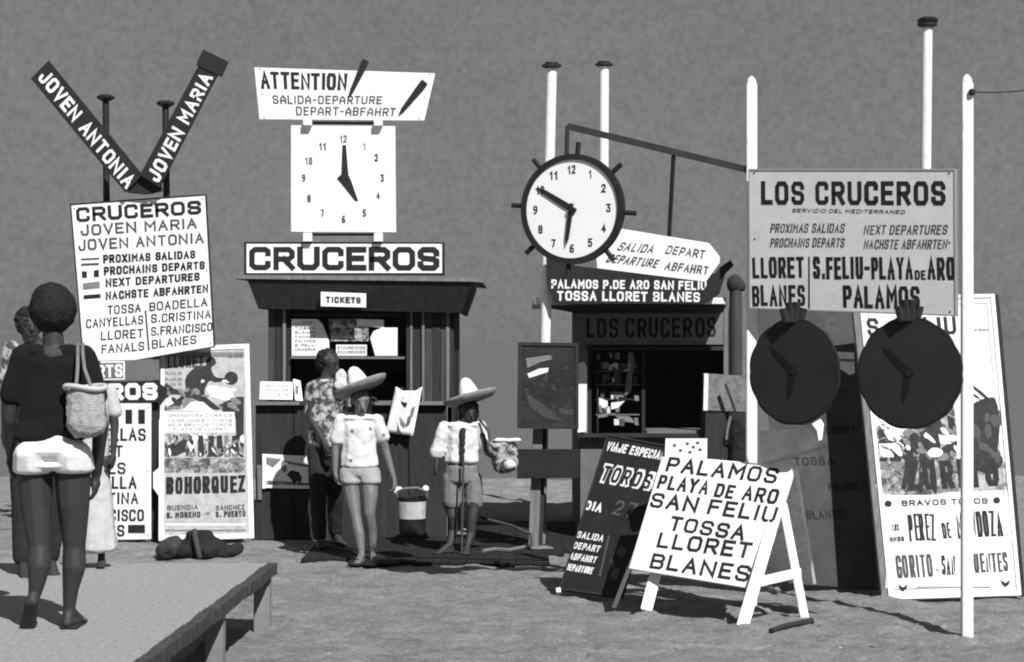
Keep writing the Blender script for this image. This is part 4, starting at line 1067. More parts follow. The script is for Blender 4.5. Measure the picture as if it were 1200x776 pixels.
for (cx, cy, rr, yw, lab, d_) in ((929, 436, .345, 42, 'dark scalloped clock disc hanging under LLORET and BLANES, left of the pair', 12.75), (1064.5, 437.5, .345, 36, 'dark scalloped clock disc hanging under PALAMOS in front of the poster', 12.1)):
    C = P(cx, cy, d_)
    s, fr_ = round_clock(C, R(-yw if cx < 1000 else -yw), rr, 'dark_clock', lab, [(313, .24, .04, 'minute_hand'), (190, .18, .035, 'hour_hand')], CLOCKD, BLACK, 0, BLACK, False, 'dark clocks under the departures board')
    mb = MB(); mb.box(C.x - .05, C.x + .05, C.y - .02, C.y + .02, C.z + rr * .9, C.z + rr + .06); mb.build('hanger', BLACK, s, bevel=.01)
    for dx_ in (-.07, -.02, .03, .08):
        a = Vector((C.x + dx_ * .6, C.y, C.z + rr * .92)); mb = MB(); mb.tube([a, a + Vector((dx_ * .3, 0, .13 if abs(dx_) < .05 else .09))], .024, 8); mb.build('ray', BLACK, s, smooth=True)

# ------------------------------------------------------------------ dark board and bullfight poster at right
db = Board((884, 352), (1006, 352), (1038, 692), (924, 684), (15.0, 14.9, 14.35, 14.45))
s = thing('dark_board', 'tall dull dark board with faint stop names, behind the A frame sign', 'sign', Vector((db.pt(.5, 0).x, 14.4, 0)))
db.panel(s, mat('dull_dark_board_paint', .052, .7, .3, 5, .15), .03)
for (w_, x0, x1, yy, hh) in (('TOSSA', 932, 978, 549, 10), ('LLORET', 962, 1004, 512, 9), ('PALAMOS', 972, 1006, 578, 9), ('BLANES', 946, 990, 611, 10)):
    text(db, w_, (x0, yy), (x1, yy - 1), hh, s, INK, t=.2)
shape(db, [(890, 508), (950, 505), (960, 522), (955, 560), (930, 562), (894, 560)], s, mat('lighter_grey_patch', .075, .8, .3, 8, .1))  # lighter grey patch on the left part of the board
shape(db, [(975, 414), (1001, 415), (1002, 440), (996, 442), (978, 430)], s, PAPER, .002); shape(db, [(976, 422), (1002, 423), (1002, 427), (976, 425)], s, MIDINK, .003)
shape(db, [(952, 500), (962, 494), (966, 500), (964, 518), (960, 520), (958, 508)], s, PAPER, .002)
shape(db, [(968, 372), (980, 372), (980, 378), (972, 379), (972, 384), (982, 384), (982, 390), (968, 390)], s, FADED)
mb = MB(); mb.bar(db.pt(.15, .8, -.04), Vector((db.pt(.15, 0).x, 15.9, 0)), .04); mb.build('leg', DWOOD, s)
mb = MB(); mb.bar(db.pt(.85, .8, -.04), Vector((db.pt(.85, 0).x, 15.9, 0)), .04); mb.build('leg', DWOOD, s)
p2 = Board((1006, 348), (1165, 345), (1196.5, 698), (1041.5, 703), (14.5, 14.5, 13.95, 13.85))
s = thing('bullfight_poster', 'big leaning S. FELIU bullfight poster naming PEREZ DE MENDOZA behind the tall post', 'poster', Vector((p2.pt(.5, 0).x, 13.9, 0)))
p2.panel(s, PAPER, .03)
for (a, b_, c, d_) in ((0, 0, .03, 1), (.97, 0, 1, 1), (.03, 0, .97, .012), (.03, .988, .97, 1)):
    mb = MB(); p2.rect(mb, a, b_, c, d_, 0, .012); mb.build('frame', WHITE, s, bevel=.002)
mb = MB(); p2.rect(mb, -.05, 0, -.002, 1, -.07, .0); mb.build('shaded_side_rail', GWOOD, s, bevel=.003); mb = MB(); p2.rect(mb, 1.002, 0, 1.035, 1, -.05, -.01); mb.build('shaded_side_rail', BLACK, s)  # board sides coloured grey and black for their shade
for (a, b_, c, d_) in ((.055, .03, .061, .97), (.935, .03, .941, .97), (.055, .03, .935, .033), (.055, .967, .935, .97)):
    mb = MB(); mb.poly([p2.pt(a, b_, .001), p2.pt(c, b_, .001), p2.pt(c, d_, .001), p2.pt(a, d_, .001)]); mb.build('print', MIDINK, s)
text(p2, 'S. FELIU', (1017, 396), (1122, 394), 22, s, t=.2, gap=.3)
text(p2, 'DE GUIXOLS', (1142, 390), (1158, 390), 3, s, FADED)
# picture: riders and bull
shape(p2, [(1024, 512), (1036, 500), (1048, 520), (1060, 500), (1098, 470), (1118, 480), (1122, 540), (1124, 578), (1034, 582), (1028, 545)], s, PHOTO, .001)
for pts in ([(1058, 520), (1068, 508), (1078, 515), (1074, 545), (1068, 560), (1062, 577), (1056, 577), (1061, 550)], [(1080, 505), (1094, 490), (1104, 500), (1102, 530), (1094, 545), (1099, 578), (1093, 579), (1086, 550), (1082, 578), (1077, 578), (1078, 540)], [(1110, 490), (1119, 495), (1120, 508), (1112, 506)],
            [(1139, 486), (1146, 474), (1158, 470), (1167, 472), (1172, 500), (1170, 530), (1176, 545), (1162, 560), (1146, 556), (1137, 560)], [(1137, 452), (1150, 462), (1160, 471), (1156, 472), (1137, 456)], [(1137, 462), (1146, 468), (1150, 473), (1137, 466)], [(1030, 520), (1046, 525), (1060, 512), (1064, 518), (1044, 534), (1030, 530)]):
    shape(p2, pts, s, DARKINK, .002)
shape(p2, [(1030, 500), (1048, 512), (1066, 510), (1052, 522), (1042, 520)], s, PAPER, .0024); shape(p2, [(1030, 524), (1046, 524), (1042, 534), (1032, 536)], s, PAPER, .0024)
shape(p2, [(1100, 513), (1120, 518), (1120, 524), (1102, 524)], s, PAPER, .0024)
shape(p2, [(1038, 548), (1120, 545), (1178, 545), (1182, 578), (1040, 583)], s, mat('light_printing_ink', .38, .8, .3, 30, 0), .0008)
splatter(p2, 1030, 505, 1122, 545, 40, 7, s, DARKINK, 11, .0022, -.6); splatter(p2, 1030, 500, 1122, 560, 30, 5, s, MIDINK, 12, .0025, .5); splatter(p2, 1030, 500, 1122, 540, 14, 6, s, PAPER, 13, .0026, .6)
splatter(p2, 1040, 546, 1182, 580, 60, 5, s, MIDINK, 14, .0012, 0); splatter(p2, 1138, 485, 1174, 555, 16, 6, s, mat('dim_print', .05, .6, .3, 9, 0), 15, .0022, 1.2)
text(p2, 'ZURITO', (1064, 579), (1172, 573), 33, s, t=.2, gap=.5, off=.003)
rectshape(p2, 1038, 584, 1186, 690, s, PAPER, .0026)
text(p2, 'BRAVOS TOROS', (1057, 597), (1158, 594), 7, s, t=.24, off=.004)
for (x_, y_) in ((1041, 594), (1168, 590)):
    shape(p2, [(x_ + 4.5 * math.cos(a * .785), y_ + 4 * math.sin(a * .785)) for a in range(8)], s, INK, .004)
text(p2, 'LOS', (1046, 625), (1054, 625), 8, s, t=.24, off=.004); text(p2, 'HNOS', (1043, 638), (1060, 637), 6, s, t=.26, off=.004)
text(p2, 'PEREZ', (1066, 637), (1098, 636), 31, s, t=.13, gap=.35, off=.004); text(p2, 'DE', (1106, 634), (1116, 633), 18, s, t=.2, off=.004); text(p2, 'MENDOZA', (1122, 634), (1176, 631), 30, s, t=.13, gap=.3, off=.004)
text(p2, 'GORITO', (1051, 679), (1094, 677), 26, s, t=.13, gap=.35, off=.004, m=FADED); text(p2, '-', (1097, 676), (1101, 676), 14, s, off=.004); text(p2, 'SAN', (1104, 675), (1120, 675), 22, s, t=.16, off=.004); text(p2, 'FUENTES', (1136, 673), (1182, 671), 22, s, t=.15, gap=.3, off=.004, m=FADED)
for (x_, y_) in ((1058, 689), (1178, 684)):
    shape(p2, [(x_ - 6, y_ - 4), (x_, y_), (x_ + 6, y_ - 4), (x_ + 4, y_ + 2), (x_, y_ + 5), (x_ - 4, y_ + 2)], s, INK, .004)
rectshape(p2, 1074, 688, 1160, 689.5, s, MIDINK, .004)
for u in (.12, .88):
    mb = MB(); mb.bar(p2.pt(u, .85, -.06), Vector((p2.pt(u, 0).x, 15.6, 0)), .045); mb.build('leg', GWOOD, s)

# ------------------------------------------------------------------ TOROS board
tb3 = Board((712, 509), (782, 522), (728, 701), (655, 691), (14.3, 14.0, 13.6, 13.95))
s = thing('toros_board', 'leaning black TOROS board with white lettering, left of the A frame sign', 'sign', Vector((tb3.pt(.5, 0).x, 13.8, 0)))
tb3.panel(s, BLACK, .025); tb3.frame(s, DWOOD, .014, -.03, .008)
text(tb3, 'VIAJE ESPECIAL', (709, 528), (777, 540), 11, s, WINK, t=.2, slant=.15, gap=.25)
text(tb3, 'TOROS', (700, 566), (762, 577), 24, s, WINK, t=.36, gap=.45, off=.002, slant=.1)
text(tb3, 'TOROS', (703, 563.5), (759.5, 574.5), 18.5, s, BLACK, t=.17, gap=.62, off=.004, slant=.1)
text(tb3, 'DIA', (684, 598), (704, 602), 11, s, WINK, t=.24); text(tb3, '27', (716, 604), (741, 608), 18, s, FADED, t=.16, gap=.5, slant=.15)
for i, w_ in enumerate(('SALIDA', 'DEPART', 'ABFAHRT', 'DEPARTURE')):
    x0 = 675 - i * 4.2; yy = 631 + i * 12.5; text(tb3, w_, (x0, yy), (x0 + 31, yy + 5), 8, s, WINK, t=.2, slant=.1)
shape(tb3, [(713, 628), (715, 629), (704, 676), (702, 675)], s, FADED)
shape(tb3, [(728, 640), (734, 644), (730, 655), (722, 650)], s, FADED); shape(tb3, [(720, 665), (727, 668), (722, 682), (714, 678)], s, FADED); shape(tb3, [(716, 655), (722, 660), (716, 668)], s, FADED)
mb = MB(); mb.bar(P(654, 690, 13.9), P(655, 695, 13.88), .03, .03); mb.build('foot', WHITE, s)
mb = MB(); mb.bar(tb3.pt(.2, .8, -.04), Vector((tb3.pt(.2, 0).x + .2, 15.3, 0)), .035); mb.build('leg', DWOOD, s)

# ------------------------------------------------------------------ A frame sign
dB = (13.35, 12.95, 12.62, 13.05)
A = Board((776, 535), (932, 549), (888, 691), (737, 666), dB)
s = thing('a_frame_sign', 'white A frame sign listing PALAMOS, PLAYA DE ARO, SAN FELIU and BLANES', 'sign', Vector((A.pt(.5, 0).x, 12.9, 0)))
A.panel(s, WHITE, .02, 'front_board', .002)
for (w_, x0, y0, x1, y1, hh) in (('PALAMOS', 779, 553, 909, 568, 19), ('PLAYA', 769, 573, 829, 581, 18), ('DE', 837, 583, 859, 586, 17), ('ARO', 869, 587, 909, 592, 18), ('SAN FELIU', 760, 595, 907, 614, 19),
                                   ('TOSSA', 783, 622, 871, 635, 18), ('LLORET', 769, 642, 878, 656, 19), ('BLANES', 761, 666, 876, 683, 19)):
    text(A, w_, (x0, y0), (x1, y1), hh, s, t=.2, gap=.32, slant=-.03 if False else 0)
def tog(px, py): d_ = dg(py); return P(px, py, d_)
legs = [((764, 667), 13.02, (757, 716), 12.98), ((884, 688), 12.66, (869, 738), 12.46)]
for (a, da, b_, db_) in legs:
    q1 = P(*a, da + .03); q0 = P(*b_, db_); top_ = q1 + (q1 - q0) * 1.9 * .25 + Vector((0, .03, 0))
    mb = MB(); mb.bar(q0, q1 + (A.w[0] - A.w[3]).normalized() * .6 - A.n * .03, .075, .045); mb.build('leg', WHITE2, s, bevel=.004)
# thin stay at left
mb = MB(); mb.bar(P(719.5, 712, 13.3), P(775, 570, 13.35), .028, .028); mb.build('stay', WHITE2, s, bevel=.003)
# rear board and leg
Rb = Board((782, 535.5), (934, 549.5), (954, 683), (814, 664), (13.39, 13.0, 13.42, 13.9))
Rb.panel(s, mat('rear_board_paint', .8, .7, .2, 14, .2), .02, 'rear_board', .002)
mb = MB(); mb.bar(P(943, 726, 12.9), P(917, 590, 13.02), .055, .04); mb.build('leg', WHITE2, s, bevel=.004)
mb = MB(); mb.bar(P(889, 682, 12.70), P(937, 671, 12.98), .06, .035, (0, 0, 1)); mb.build('brace', WHITE2, s, bevel=.003)
mb = MB(); mb.bar(P(933, 549, 12.98), P(954.5, 683, 13.38), .02, .03); mb.build('edge_strip', WHITE2, s)
# paper sheet behind its top
ps = Board((780, 514), (829, 514), (828, 556), (778, 556), (13.45,) * 4)
s = thing('white_notice', 'white spotted notice sticking up behind the top left of the A frame sign', 'notice', ps.pt(.5, 0))
ps.panel(s, PAPER, .012)
for (x_, y_) in ((805, 520), (812, 524), (820, 527), (808, 530), (790, 522), (797, 528), (817, 519)):
    shape(ps, [(x_ - 2, y_ - 1), (x_ + 2, y_ - 2), (x_ + 2.5, y_ + 1.5), (x_ - 1, y_ + 2)], s, FADED)
# dark stick added as the cast shadow of the A frame's rear leg
t = thing('leg_shadow_stick', 'short dark stick added on the sand for the shadow of the right leg of the A frame', 'stick', tog(925, 736))
mb = MB(); mb.tube([tog(903, 741) + Vector((0, 0, .01)), tog(925, 736) + Vector((0, 0, .02)), tog(951, 730) + Vector((0, 0, .012))], .016, 8, .022); mb.build('leg_shadow_bar', DWOOD, t, smooth=True)
# wire loop / rope on the sand by the child
t = thing('rope', 'pale rope lying in a bend on the shadow planks beside the walking stick', 'rope', tog(600, 645))
pts = [tog(566, 652), tog(580, 650), tog(597, 651), tog(612, 648), tog(621, 645)]
pts = [p + Vector((0, 0, .045)) for p in pts] + [P(623, 640, 16.9), P(622, 626, 16.95), P(600, 616, 17.0), P(580, 611, 17.1), P(562, 606, 17.1)]
mb = MB(); mb.tube(pts[:6], .017, 8); mb.build('coil', GWOOD, t, smooth=True); mb = MB(); mb.tube(pts[5:], .012, 8); mb.build('coil', DWOOD2, t, smooth=True)

# ------------------------------------------------------------------ people
UP = Vector((0, 0, 1))
# --- woman from behind
d0 = 9.67
def w_(px, py, dd=0): return P(px, py, d0 + dd)
wm = thing('person', 'woman seen from behind in black t-shirt and white shorts walking on the promenade', 'person', (w_(60, 735).x, d0, PROM))
b = Body()
hc = w_(62, 368); head(b, hc, (.1, 1, 0), k=1.0)
b.seg(w_(62, 390), .05, w_(63, 408), .055)
b.seg(w_(63, 415), (.15, .075, .05), w_(63, 455), (.135, .085, .08)); b.seg(w_(63, 455), (.135, .085, .08), w_(62, 500), (.115, .085, .07)); b.seg(w_(62, 500), (.115, .085, .07), w_(62, 535), (.165, .11, .09))
b.seg(w_(40, 540, -.03), (.085, .09, .08)); b.seg(w_(84, 540, -.03), (.085, .09, .08))
# left leg (heel raised, stepping)
la, ra = w_(40, 700, -.02), w_(81, 716, .04)
b.chain([(w_(41, 548), (.09, .1, .09)), (w_(42, 590, .0), .082), (w_(46, 640, -.01), .056), (w_(46, 662, -.03), .058), (w_(43, 685, -.03), .040), (la, .03)])
b.chain([(w_(85, 548), (.09, .1, .09)), (w_(86, 590), .080), (w_(87, 640, .03), .056), (w_(87, 664, .02), .058), (w_(83, 690, .03), .040), (ra, .03)])
# left foot: heel up, sole towards us
heel = w_(38, 702, -.06); ball = w_(33, 732, .05)
b.seg(la, .03, heel, .03); b.seg(heel, .03, ball, (.042, .03, .022)); b.seg(ball, (.04, .03, .02), ball + Vector((0, .06, .0)), (.038, .02, .014))
foot(b, ra, (.1, 1, 0), 1.0)
# arms
b.chain([(w_(27, 420), .055), (w_(15, 460), .043), (w_(11, 490, .02), .038), (w_(13, 530, .12), .027)]); hand(b, w_(13, 532, .12), (.05, .1, -1), (1, 0, 0), (0, 1, 0), 1.0, .5)
b.chain([(w_(99, 420), .055), (w_(111, 460), .045), (w_(118, 500, .0), .04), (w_(113, 555, .10), .027)]); hand(b, w_(112, 557, .10), (-.05, .1, -1), (-1, 0, 0), (0, 1, 0), 1.0, .5)
b.build('body', SKIN_D, wm, .0075, 2)
face_bits(wm, hc, (.1, 1, 0))
b = Body(); b.seg(w_(62, 362), (.118, .11, .125)); b.seg(w_(60, 350), (.095, .09, .08)); b.build('hair', HAIR, wm, .0045, 1, .006, 170)
b = Body()
b.seg(w_(44, 412), (.06, .07, .035), w_(82, 412), (.06, .07, .035)); b.seg(w_(63, 425), (.165, .09, .07), w_(62, 460), (.155, .10, .08)); b.seg(w_(62, 460), (.155, .10, .08), w_(57, 495), (.155, .105, .07)); b.seg(w_(57, 495), (.155, .105, .07), w_(47, 512), (.14, .12, .045)); b.seg(w_(60, 495), (.15, .11, .07), w_(88, 505), (.09, .11, .05))
b.chain([(w_(28, 419), .066), (w_(14, 462), .062)]); b.chain([(w_(98, 419), .066), (w_(112, 465), .060)])
b.build('t_shirt', TSHIRT, wm, .009, 4, .006, 9)
b = Body()
b.seg(w_(62, 508), (.135, .10, .03), w_(62, 536), (.180, .115, .04)); b.seg(w_(39, 532, -.045), (.095, .115, .07), w_(40, 551, -.015), (.102, .122, .025)); b.seg(w_(85, 532, -.045), (.095, .115, .07), w_(87, 550, -.015), (.100, .122, .025)); b.seg(w_(41, 528, -.045), (.09, .108, .06), w_(83, 528, -.045), (.09, .108, .06)); b.seg(w_(44, 545, -.03), (.08, .105, .03), w_(80, 545, -.03), (.08, .105, .03))
b.build('shorts', mat('white_shorts_cloth', .70, .85, .08, 7, .35, 18), wm, .006, 6)
# sandals
for (a, c) in ((heel + Vector((0, -.026, -.01)), ball + Vector((0, -.02, -.014))),):
    b = Body(); b.seg(a, (.034, .009, .02), (a + c) / 2, (.030, .009, .02)); b.seg((a + c) / 2, (.030, .009, .02), c, (.042, .010, .02)); b.build('sandal', LEATHER, wm, .006, 1)
mb = MB(); mb.box(ra.x - .038, ra.x + .05, ra.y - .05, ra.y + .21, PROM + .002, PROM + .016); mb.build('sandal', LEATHER, wm, bevel=.006)
mb = MB(); q = ra + Vector((0.01, .12, -.045)); mb.tube([q + Vector((-.045, 0, -.02)), q + Vector((0, 0, .022)), q + Vector((.045, 0, -.02))], .01, 8); mb.build('sandal_strap', LEATHER, wm, smooth=True)
# straw bag on her shoulder (held: own thing)
bg_ = thing('straw_bag', 'woven straw shoulder bag hanging from the woman\'s right shoulder', 'bag', w_(100, 520, -.12))
b = Body(); b.seg(w_(100, 460, -.13), (.095, .05, .035), w_(102, 498, -.14), (.10, .075, .07)); b.build('basket', STRAW, bg_, .007, 2, .008, 24)
mb = MB(); b0 = []
for a in range(0, 25): 
    t_ = a / 24 * 2 * math.pi; c0 = w_(100, 454, -.13); b0.append(c0 + Vector((.098 * math.cos(t_), .055 * math.sin(t_), .008 * math.sin(2 * t_))))
mb.tube(b0, .013, 8); mb.build('rim', PALE, bg_, smooth=True)
for dx_ in (-4, 4):
    mb = MB(); mb.tube([w_(98 + dx_ * 2.2, 454, -.17), w_(95 + dx_, 432, -.15), w_(94 + dx_ * .7, 412, -.10), w_(94 + dx_ * .7, 403, -.02), w_(94 + dx_ * .7, 408, .06)], .009, 8); mb.build('handle', GWOOD, bg_, smooth=True)

# --- people beyond her on the promenade
def simple_person(label, d, zb, headpx, shY, hipY, footY, cx, shirt, legm, skin, f, dress=False, lean=0, k=1.0, skirt=None, armdx=20):
    def q(px, py, dd=0): return P(px, py, d + dd)
    t = thing('person', label, 'person', (q(cx, footY).x, d, zb))
    b = Body(); hc = q(*headpx); head(b, hc, f, k=k)
    s_ = Vector(f).normalized().cross(UP)
    b.seg(hc - UP * .08, .045 * k, q(cx, shY), .05 * k)
    sc = d / F
    b.seg(q(cx, shY + 8), (.13 * k, .08 * k, .05 * k), q(cx, hipY), (.13 * k, .09 * k, .08 * k))
    hipz = q(cx, hipY)
    for sg in (-1, 1):
        an = Vector((hipz.x + sg * .07 * k, d + sg * .06, zb + .07))
        b.chain([(hipz + Vector((sg * .07, 0, 0)), .08 * k), ((hipz + an) / 2 + Vector((sg * .07 * .4, -.02, 0)), .052 * k), (an, .03 * k)]); foot(b, an, f, k * .95)
        sh = q(cx, shY + 6) + Vector((sg * .15 * k, 0, 0)); el = sh + Vector((sg * .03, 0, -.26 * k)); wr = el + Vector((0, -.04, -.22 * k))
        b.chain([(sh, .045 * k), (el, .036 * k), (wr, .024 * k)]); hand(b, wr, (0, -.1, -1), (-sg, 0, 0), (0, -1, 0), k, .4)
    b.build('body', skin, t, .009, 2); face_bits(t, hc, f, k=k)
    b = Body(); u_ = -Vector(f).normalized(); b.seg(hc + UP * .035 * k + u_ * .02, (.092 * k, .095 * k, .085 * k), hc + UP * .0 + u_ * .04 * k, (.08 * k, .08 * k, .07 * k)); b.build('hair', HAIR, t, .009, 1, .01, 40)
    b = Body(); b.seg(q(cx, shY + 8), (.145 * k, .09 * k, .055 * k), q(cx, hipY - 4), (.15 * k, .11 * k, .08 * k))
    for sg in (-1, 1):
        sh = q(cx, shY + 6) + Vector((sg * .15 * k, 0, 0)); b.seg(sh, .056 * k, sh + Vector((sg * .03, 0, -.16 * k)), .058 * k)
    b.build('shirt', shirt, t, .01, 2, .006, 12)
    b = Body()
    if dress:
        b.seg(hipz + UP * .1, (.13 * k, .1 * k, .05), Vector((hipz.x + .02, d, zb + .12)), (.15, .12, .03)); nm = 'skirt'
    else:
        for sg in (-1, 1):
            b.seg(hipz + Vector((sg * .07, 0, 0)), .095 * k, hipz + Vector((sg * .075, 0, -.22)), .085 * k)
            if legm is TROUS: b.seg(hipz + Vector((sg * .075, 0, -.22)), .085 * k, Vector((hipz.x + sg * .07 * k, d + sg * .06, zb + .11)), .06 * k)
        nm = 'trousers'
    b.build(nm, legm, t, .01, 2, .006, 14)
    return t
simple_person('dark haired man in patterned shirt mostly hidden left of the woman in white shorts', 12.0, PROM, (35, 381), 404, 520, 665, 43, SHIRTP, TROUS, SKIN_D, (.4, -1, 0))
simple_person('child in a long pale dress hidden behind the woman with the straw bag', 12.3, PROM, (92, 432), 452, 540, 655, 106, PALE, PALE, SKIN_D, (.2, -1, 0), dress=True, k=.8)

# --- sombrero helper
def sombrero(parent, c, tilt, k=1.0, label=None):
    """c: where the crown meets the brim"""
    h_ = bpy.data.objects.new('sombrero', None)
    rot = Matrix.Rotation(tilt[1], 3, 'Y') @ Matrix.Rotation(tilt[0], 3, 'X')
    mb = MB(); mb.lathe(c, [(.098 * k, -.002), (.094 * k, .02), (.085 * k, .06), (.066 * k, .12), (.044 * k, .165), (.02 * k, .185), (.001, .188)], 24, rot=rot, wob=.015)
    cr_ = mb.build('hat_crown', STRAWH, parent, smooth='all')
    mb = MB(); mb.lathe(c, [(.085 * k, -.006), (.14 * k, -.012), (.19 * k, -.006), (.22 * k, .020), (.23 * k, .038), (.236 * k, .038), (.23 * k, .014), (.195 * k, -.018), (.14 * k, -.025), (.085 * k, -.02)], 40, rot=rot, wob=.012, sy=.9)
    mb.build('hat_brim', BRIM, parent, smooth='all')
    mb = MB(); mb.lathe(c, [(.101 * k, .002), (.100 * k, .022), (.094 * k, .024), (.094 * k, .002)], 24, rot=rot); mb.build('hat_band', FELT, parent, smooth='all')

# --- girl with bucket
d0 = 16.3
def g_(px, py, dd=0): return P(px, py, d0 + dd)
gl = thing('person', 'girl in flowered white shirt, shorts and sombrero carrying a bucket', 'person', (g_(425, 658).x, d0, .0))
b = Body(); hc = g_(423, 470); f = Vector((.25, -1, -.35)); head(b, hc, f, k=.95)
b.seg(g_(422, 480), .042, g_(421, 490, .02), .045)
b.seg(g_(421, 494), (.13, .07, .045), g_(421, 525), (.115, .08, .06)); b.seg(g_(421, 525), (.115, .08, .06), g_(422, 553), (.13, .09, .06))
aL, aR = g_(424, 652, -.25), g_(437, 646, -.10); aL.z = .075; aR.z = .075
b.chain([(g_(409, 556), .078), (g_(413, 582, -.05), .066), (g_(417, 606, -.12), .045), (g_(421, 626, -.2), .044), (aL, .026)])
b.chain([(g_(433, 556), .078), (g_(434, 580, -.09), .066), (g_(433, 602, -.14), .047), (g_(436, 624, -.1), .044), (aR, .026)])
foot(b, aL, (-.25, -1, 0), .86); foot(b, aR, (.15, -1, 0), .86)
wl, wr = g_(393, 553, -.05), g_(462, 563, -.05)
b.chain([(g_(400, 492), .046), (g_(393, 520), .034), (wl, .022)]); hand(b, wl, (.1, 0, -1), (1, 0, 0), (0, -1, 0), .85, .5)
b.chain([(g_(442, 492), .046), (g_(452, 527), .034), (wr, .022)]); hand(b, wr, (.15, 0, -1), (-1, 0, 0), (0, -1, 0), .85, .9)
b.build('body', SKIN_L, gl, .0075, 2); face_bits(gl, hc, f, k=.95)
b = Body(); b.seg(hc + Vector((0, .03, .02)), (.09, .085, .08), hc + Vector((0, .055, -.07)), (.085, .05, .07)); b.build('hair', HAIR, gl, .008, 1, .010, 40)
b = Body()
b.seg(g_(410, 490), (.07, .075, .03), g_(433, 490), (.07, .075, .03)); b.seg(g_(421, 497), (.145, .085, .06), g_(421, 522), (.145, .095, .06)); b.seg(g_(421, 522), (.145, .095, .06), g_(421, 545), (.16, .105, .035))
b.seg(g_(400, 492), .056, g_(394, 514), .060); b.seg(g_(442, 492), .056, g_(448, 512), .060)
b.build('shirt', SHIRTF, gl, .009, 2, .009, 11)
b = Body(); b.seg(g_(421, 550), (.15, .10, .05), g_(421, 556), (.15, .10, .04)); b.seg(g_(409, 556), .088, g_(411, 564, -.03), (.088, .09, .04)); b.seg(g_(434, 556), .088, g_(435, 564, -.05), (.088, .09, .04)); b.build('shorts', SHORTSG, gl, .009, 2, .004, 18)
for (a, dr_) in ((aL, Vector((-.25, -1, 0)).normalized()), (aR, Vector((.15, -1, 0)).normalized())):
    mb = MB(); c0 = Vector((a.x, a.y, .018)); mb.bar(c0 - dr_ * .05, c0 + dr_ * .17, .075, .016, Vector((-dr_.y, dr_.x, 0))); mb.build('sandal', LEATHER, gl, bevel=.004)
    q = c0 + dr_ * .1; sd = Vector((-dr_.y, dr_.x, 0)); mb = MB(); mb.tube([q - sd * .036, q + UP * .035, q + sd * .036], .008, 6); mb.build('sandal_strap', LEATHER, gl)
sombrero(gl, g_(422, 455, .0), (R(-7), R(-22)), 1.0)
# bucket
bk = thing('bucket', 'dark bucket with white label and white handle held by the girl', 'bucket', g_(483, 628, -.05))
c0 = g_(483, 626, -.05)
mb = MB(); mb.lathe(c0, [(.10, 0), (.105, .02), (.118, .30), (.122, .305), (.114, .305), (.10, .03)], 28); mb.build('pail', METAL, bk, smooth=True)
mb = MB()
for i in range(15):
    a0 = math.pi * (1.12 + .80 * i / 15); a1 = math.pi * (1.12 + .80 * (i + 1) / 15); r0, r1 = .1135, .119; z0, z1 = .13, .27
    mb.poly([c0 + Vector((r0 * math.cos(a0), r0 * math.sin(a0), z0)), c0 + Vector((r0 * math.cos(a1), r0 * math.sin(a1), z0)), c0 + Vector((r1 * math.cos(a1), r1 * math.sin(a1), z1)), c0 + Vector((r1 * math.cos(a0), r1 * math.sin(a0), z1))])
mb.build('label', mat('worn_label_paper', .42, .8, .3, 14, .2), bk, smooth='all')
mb = MB(); mb.tube([c0 + Vector((-.12, 0, .30)), c0 + Vector((-.13, -.02, .35)), c0 + Vector((-.06, -.03, .375)), c0 + Vector((.04, -.02, .38)), c0 + Vector((.12, 0, .35)), c0 + Vector((.12, 0, .30))], .009, 8); mb.build('handle', GWOOD, bk, smooth=True)
B = Body(); B.seg(c0 + Vector((-.135, 0, .355)), .032, c0 + Vector((-.10, 0, .37)), .02); B.build('grip', WHITE2, bk, .006)
B = Body(); B.seg(c0 + Vector((.11, 0, .37)), .03); B.build('grip', WHITE2, bk, .006)

# --- child in second sombrero
d0 = 16.75
ch = thing('person', 'child in white shirt and grey shorts under a wide white-crowned sombrero, right of the kiosk', 'person', (g_(540, 650).x, d0, 0))
b = Body(); hc = g_(549, 480); f = Vector((.35, -1, -.4)); head(b, hc, f, k=.92)
b.seg(g_(547, 490), .040, g_(543, 498), .043)
b.seg(g_(542, 502), (.125, .07, .045), g_(542, 530), (.11, .08, .06)); b.seg(g_(542, 530), (.11, .08, .06), g_(541, 560), (.12, .09, .06))
aL, aR = g_(527, 640, -.1), g_(548, 647, -.12); aL.z = .095; aR.z = .095
b.chain([(g_(530, 565), .072), (g_(529, 595), .055), (g_(530, 605, -.03), .044), (g_(531, 622, .0), .042), (aL, .026)])
b.chain([(g_(554, 565), .072), (g_(555, 595, -.03), .055), (g_(553, 608, -.06), .044), (g_(552, 625, -.06), .042), (aR, .026)])
foot(b, aL, (-.9, -.8, 0), .86); foot(b, aR, (-.1, -1, 0), .84)
wl, wr = g_(511, 545, -.04), g_(588, 541, -.2)
b.chain([(g_(522, 500), .044), (g_(514, 525), .034), (wl, .022)]); hand(b, wl, (-.15, 0, -1), (1, 0, 0), (0, -1, 0), .82, .5)
b.chain([(g_(562, 500), .044), (g_(572, 530, -.05), .034), (wr, .022)]); hand(b, wr, (1, -.2, -.1), (0, 0, 1), (0, -1, 0), .82, .9)
b.build('body', SKIN_D, ch, .0075, 2); face_bits(ch, hc, f, k=.92)
b = Body(); b.seg(hc + Vector((0, .03, .02)), (.088, .085, .08), hc + Vector((0, .05, -.07)), (.085, .05, .07)); b.build('hair', HAIR, ch, .008, 1, .010, 40)
b = Body()
b.seg(g_(530, 498), (.06, .07, .03), g_(555, 498), (.06, .07, .03)); b.seg(g_(542, 503), (.14, .085, .06), g_(542, 528), (.14, .095, .06)); b.seg(g_(542, 528), (.14, .095, .06), g_(541, 540), (.15, .10, .04))
b.seg(g_(521, 500), .055, g_(512, 530), .066); b.seg(g_(562, 500), .055, g_(569, 522), .060)
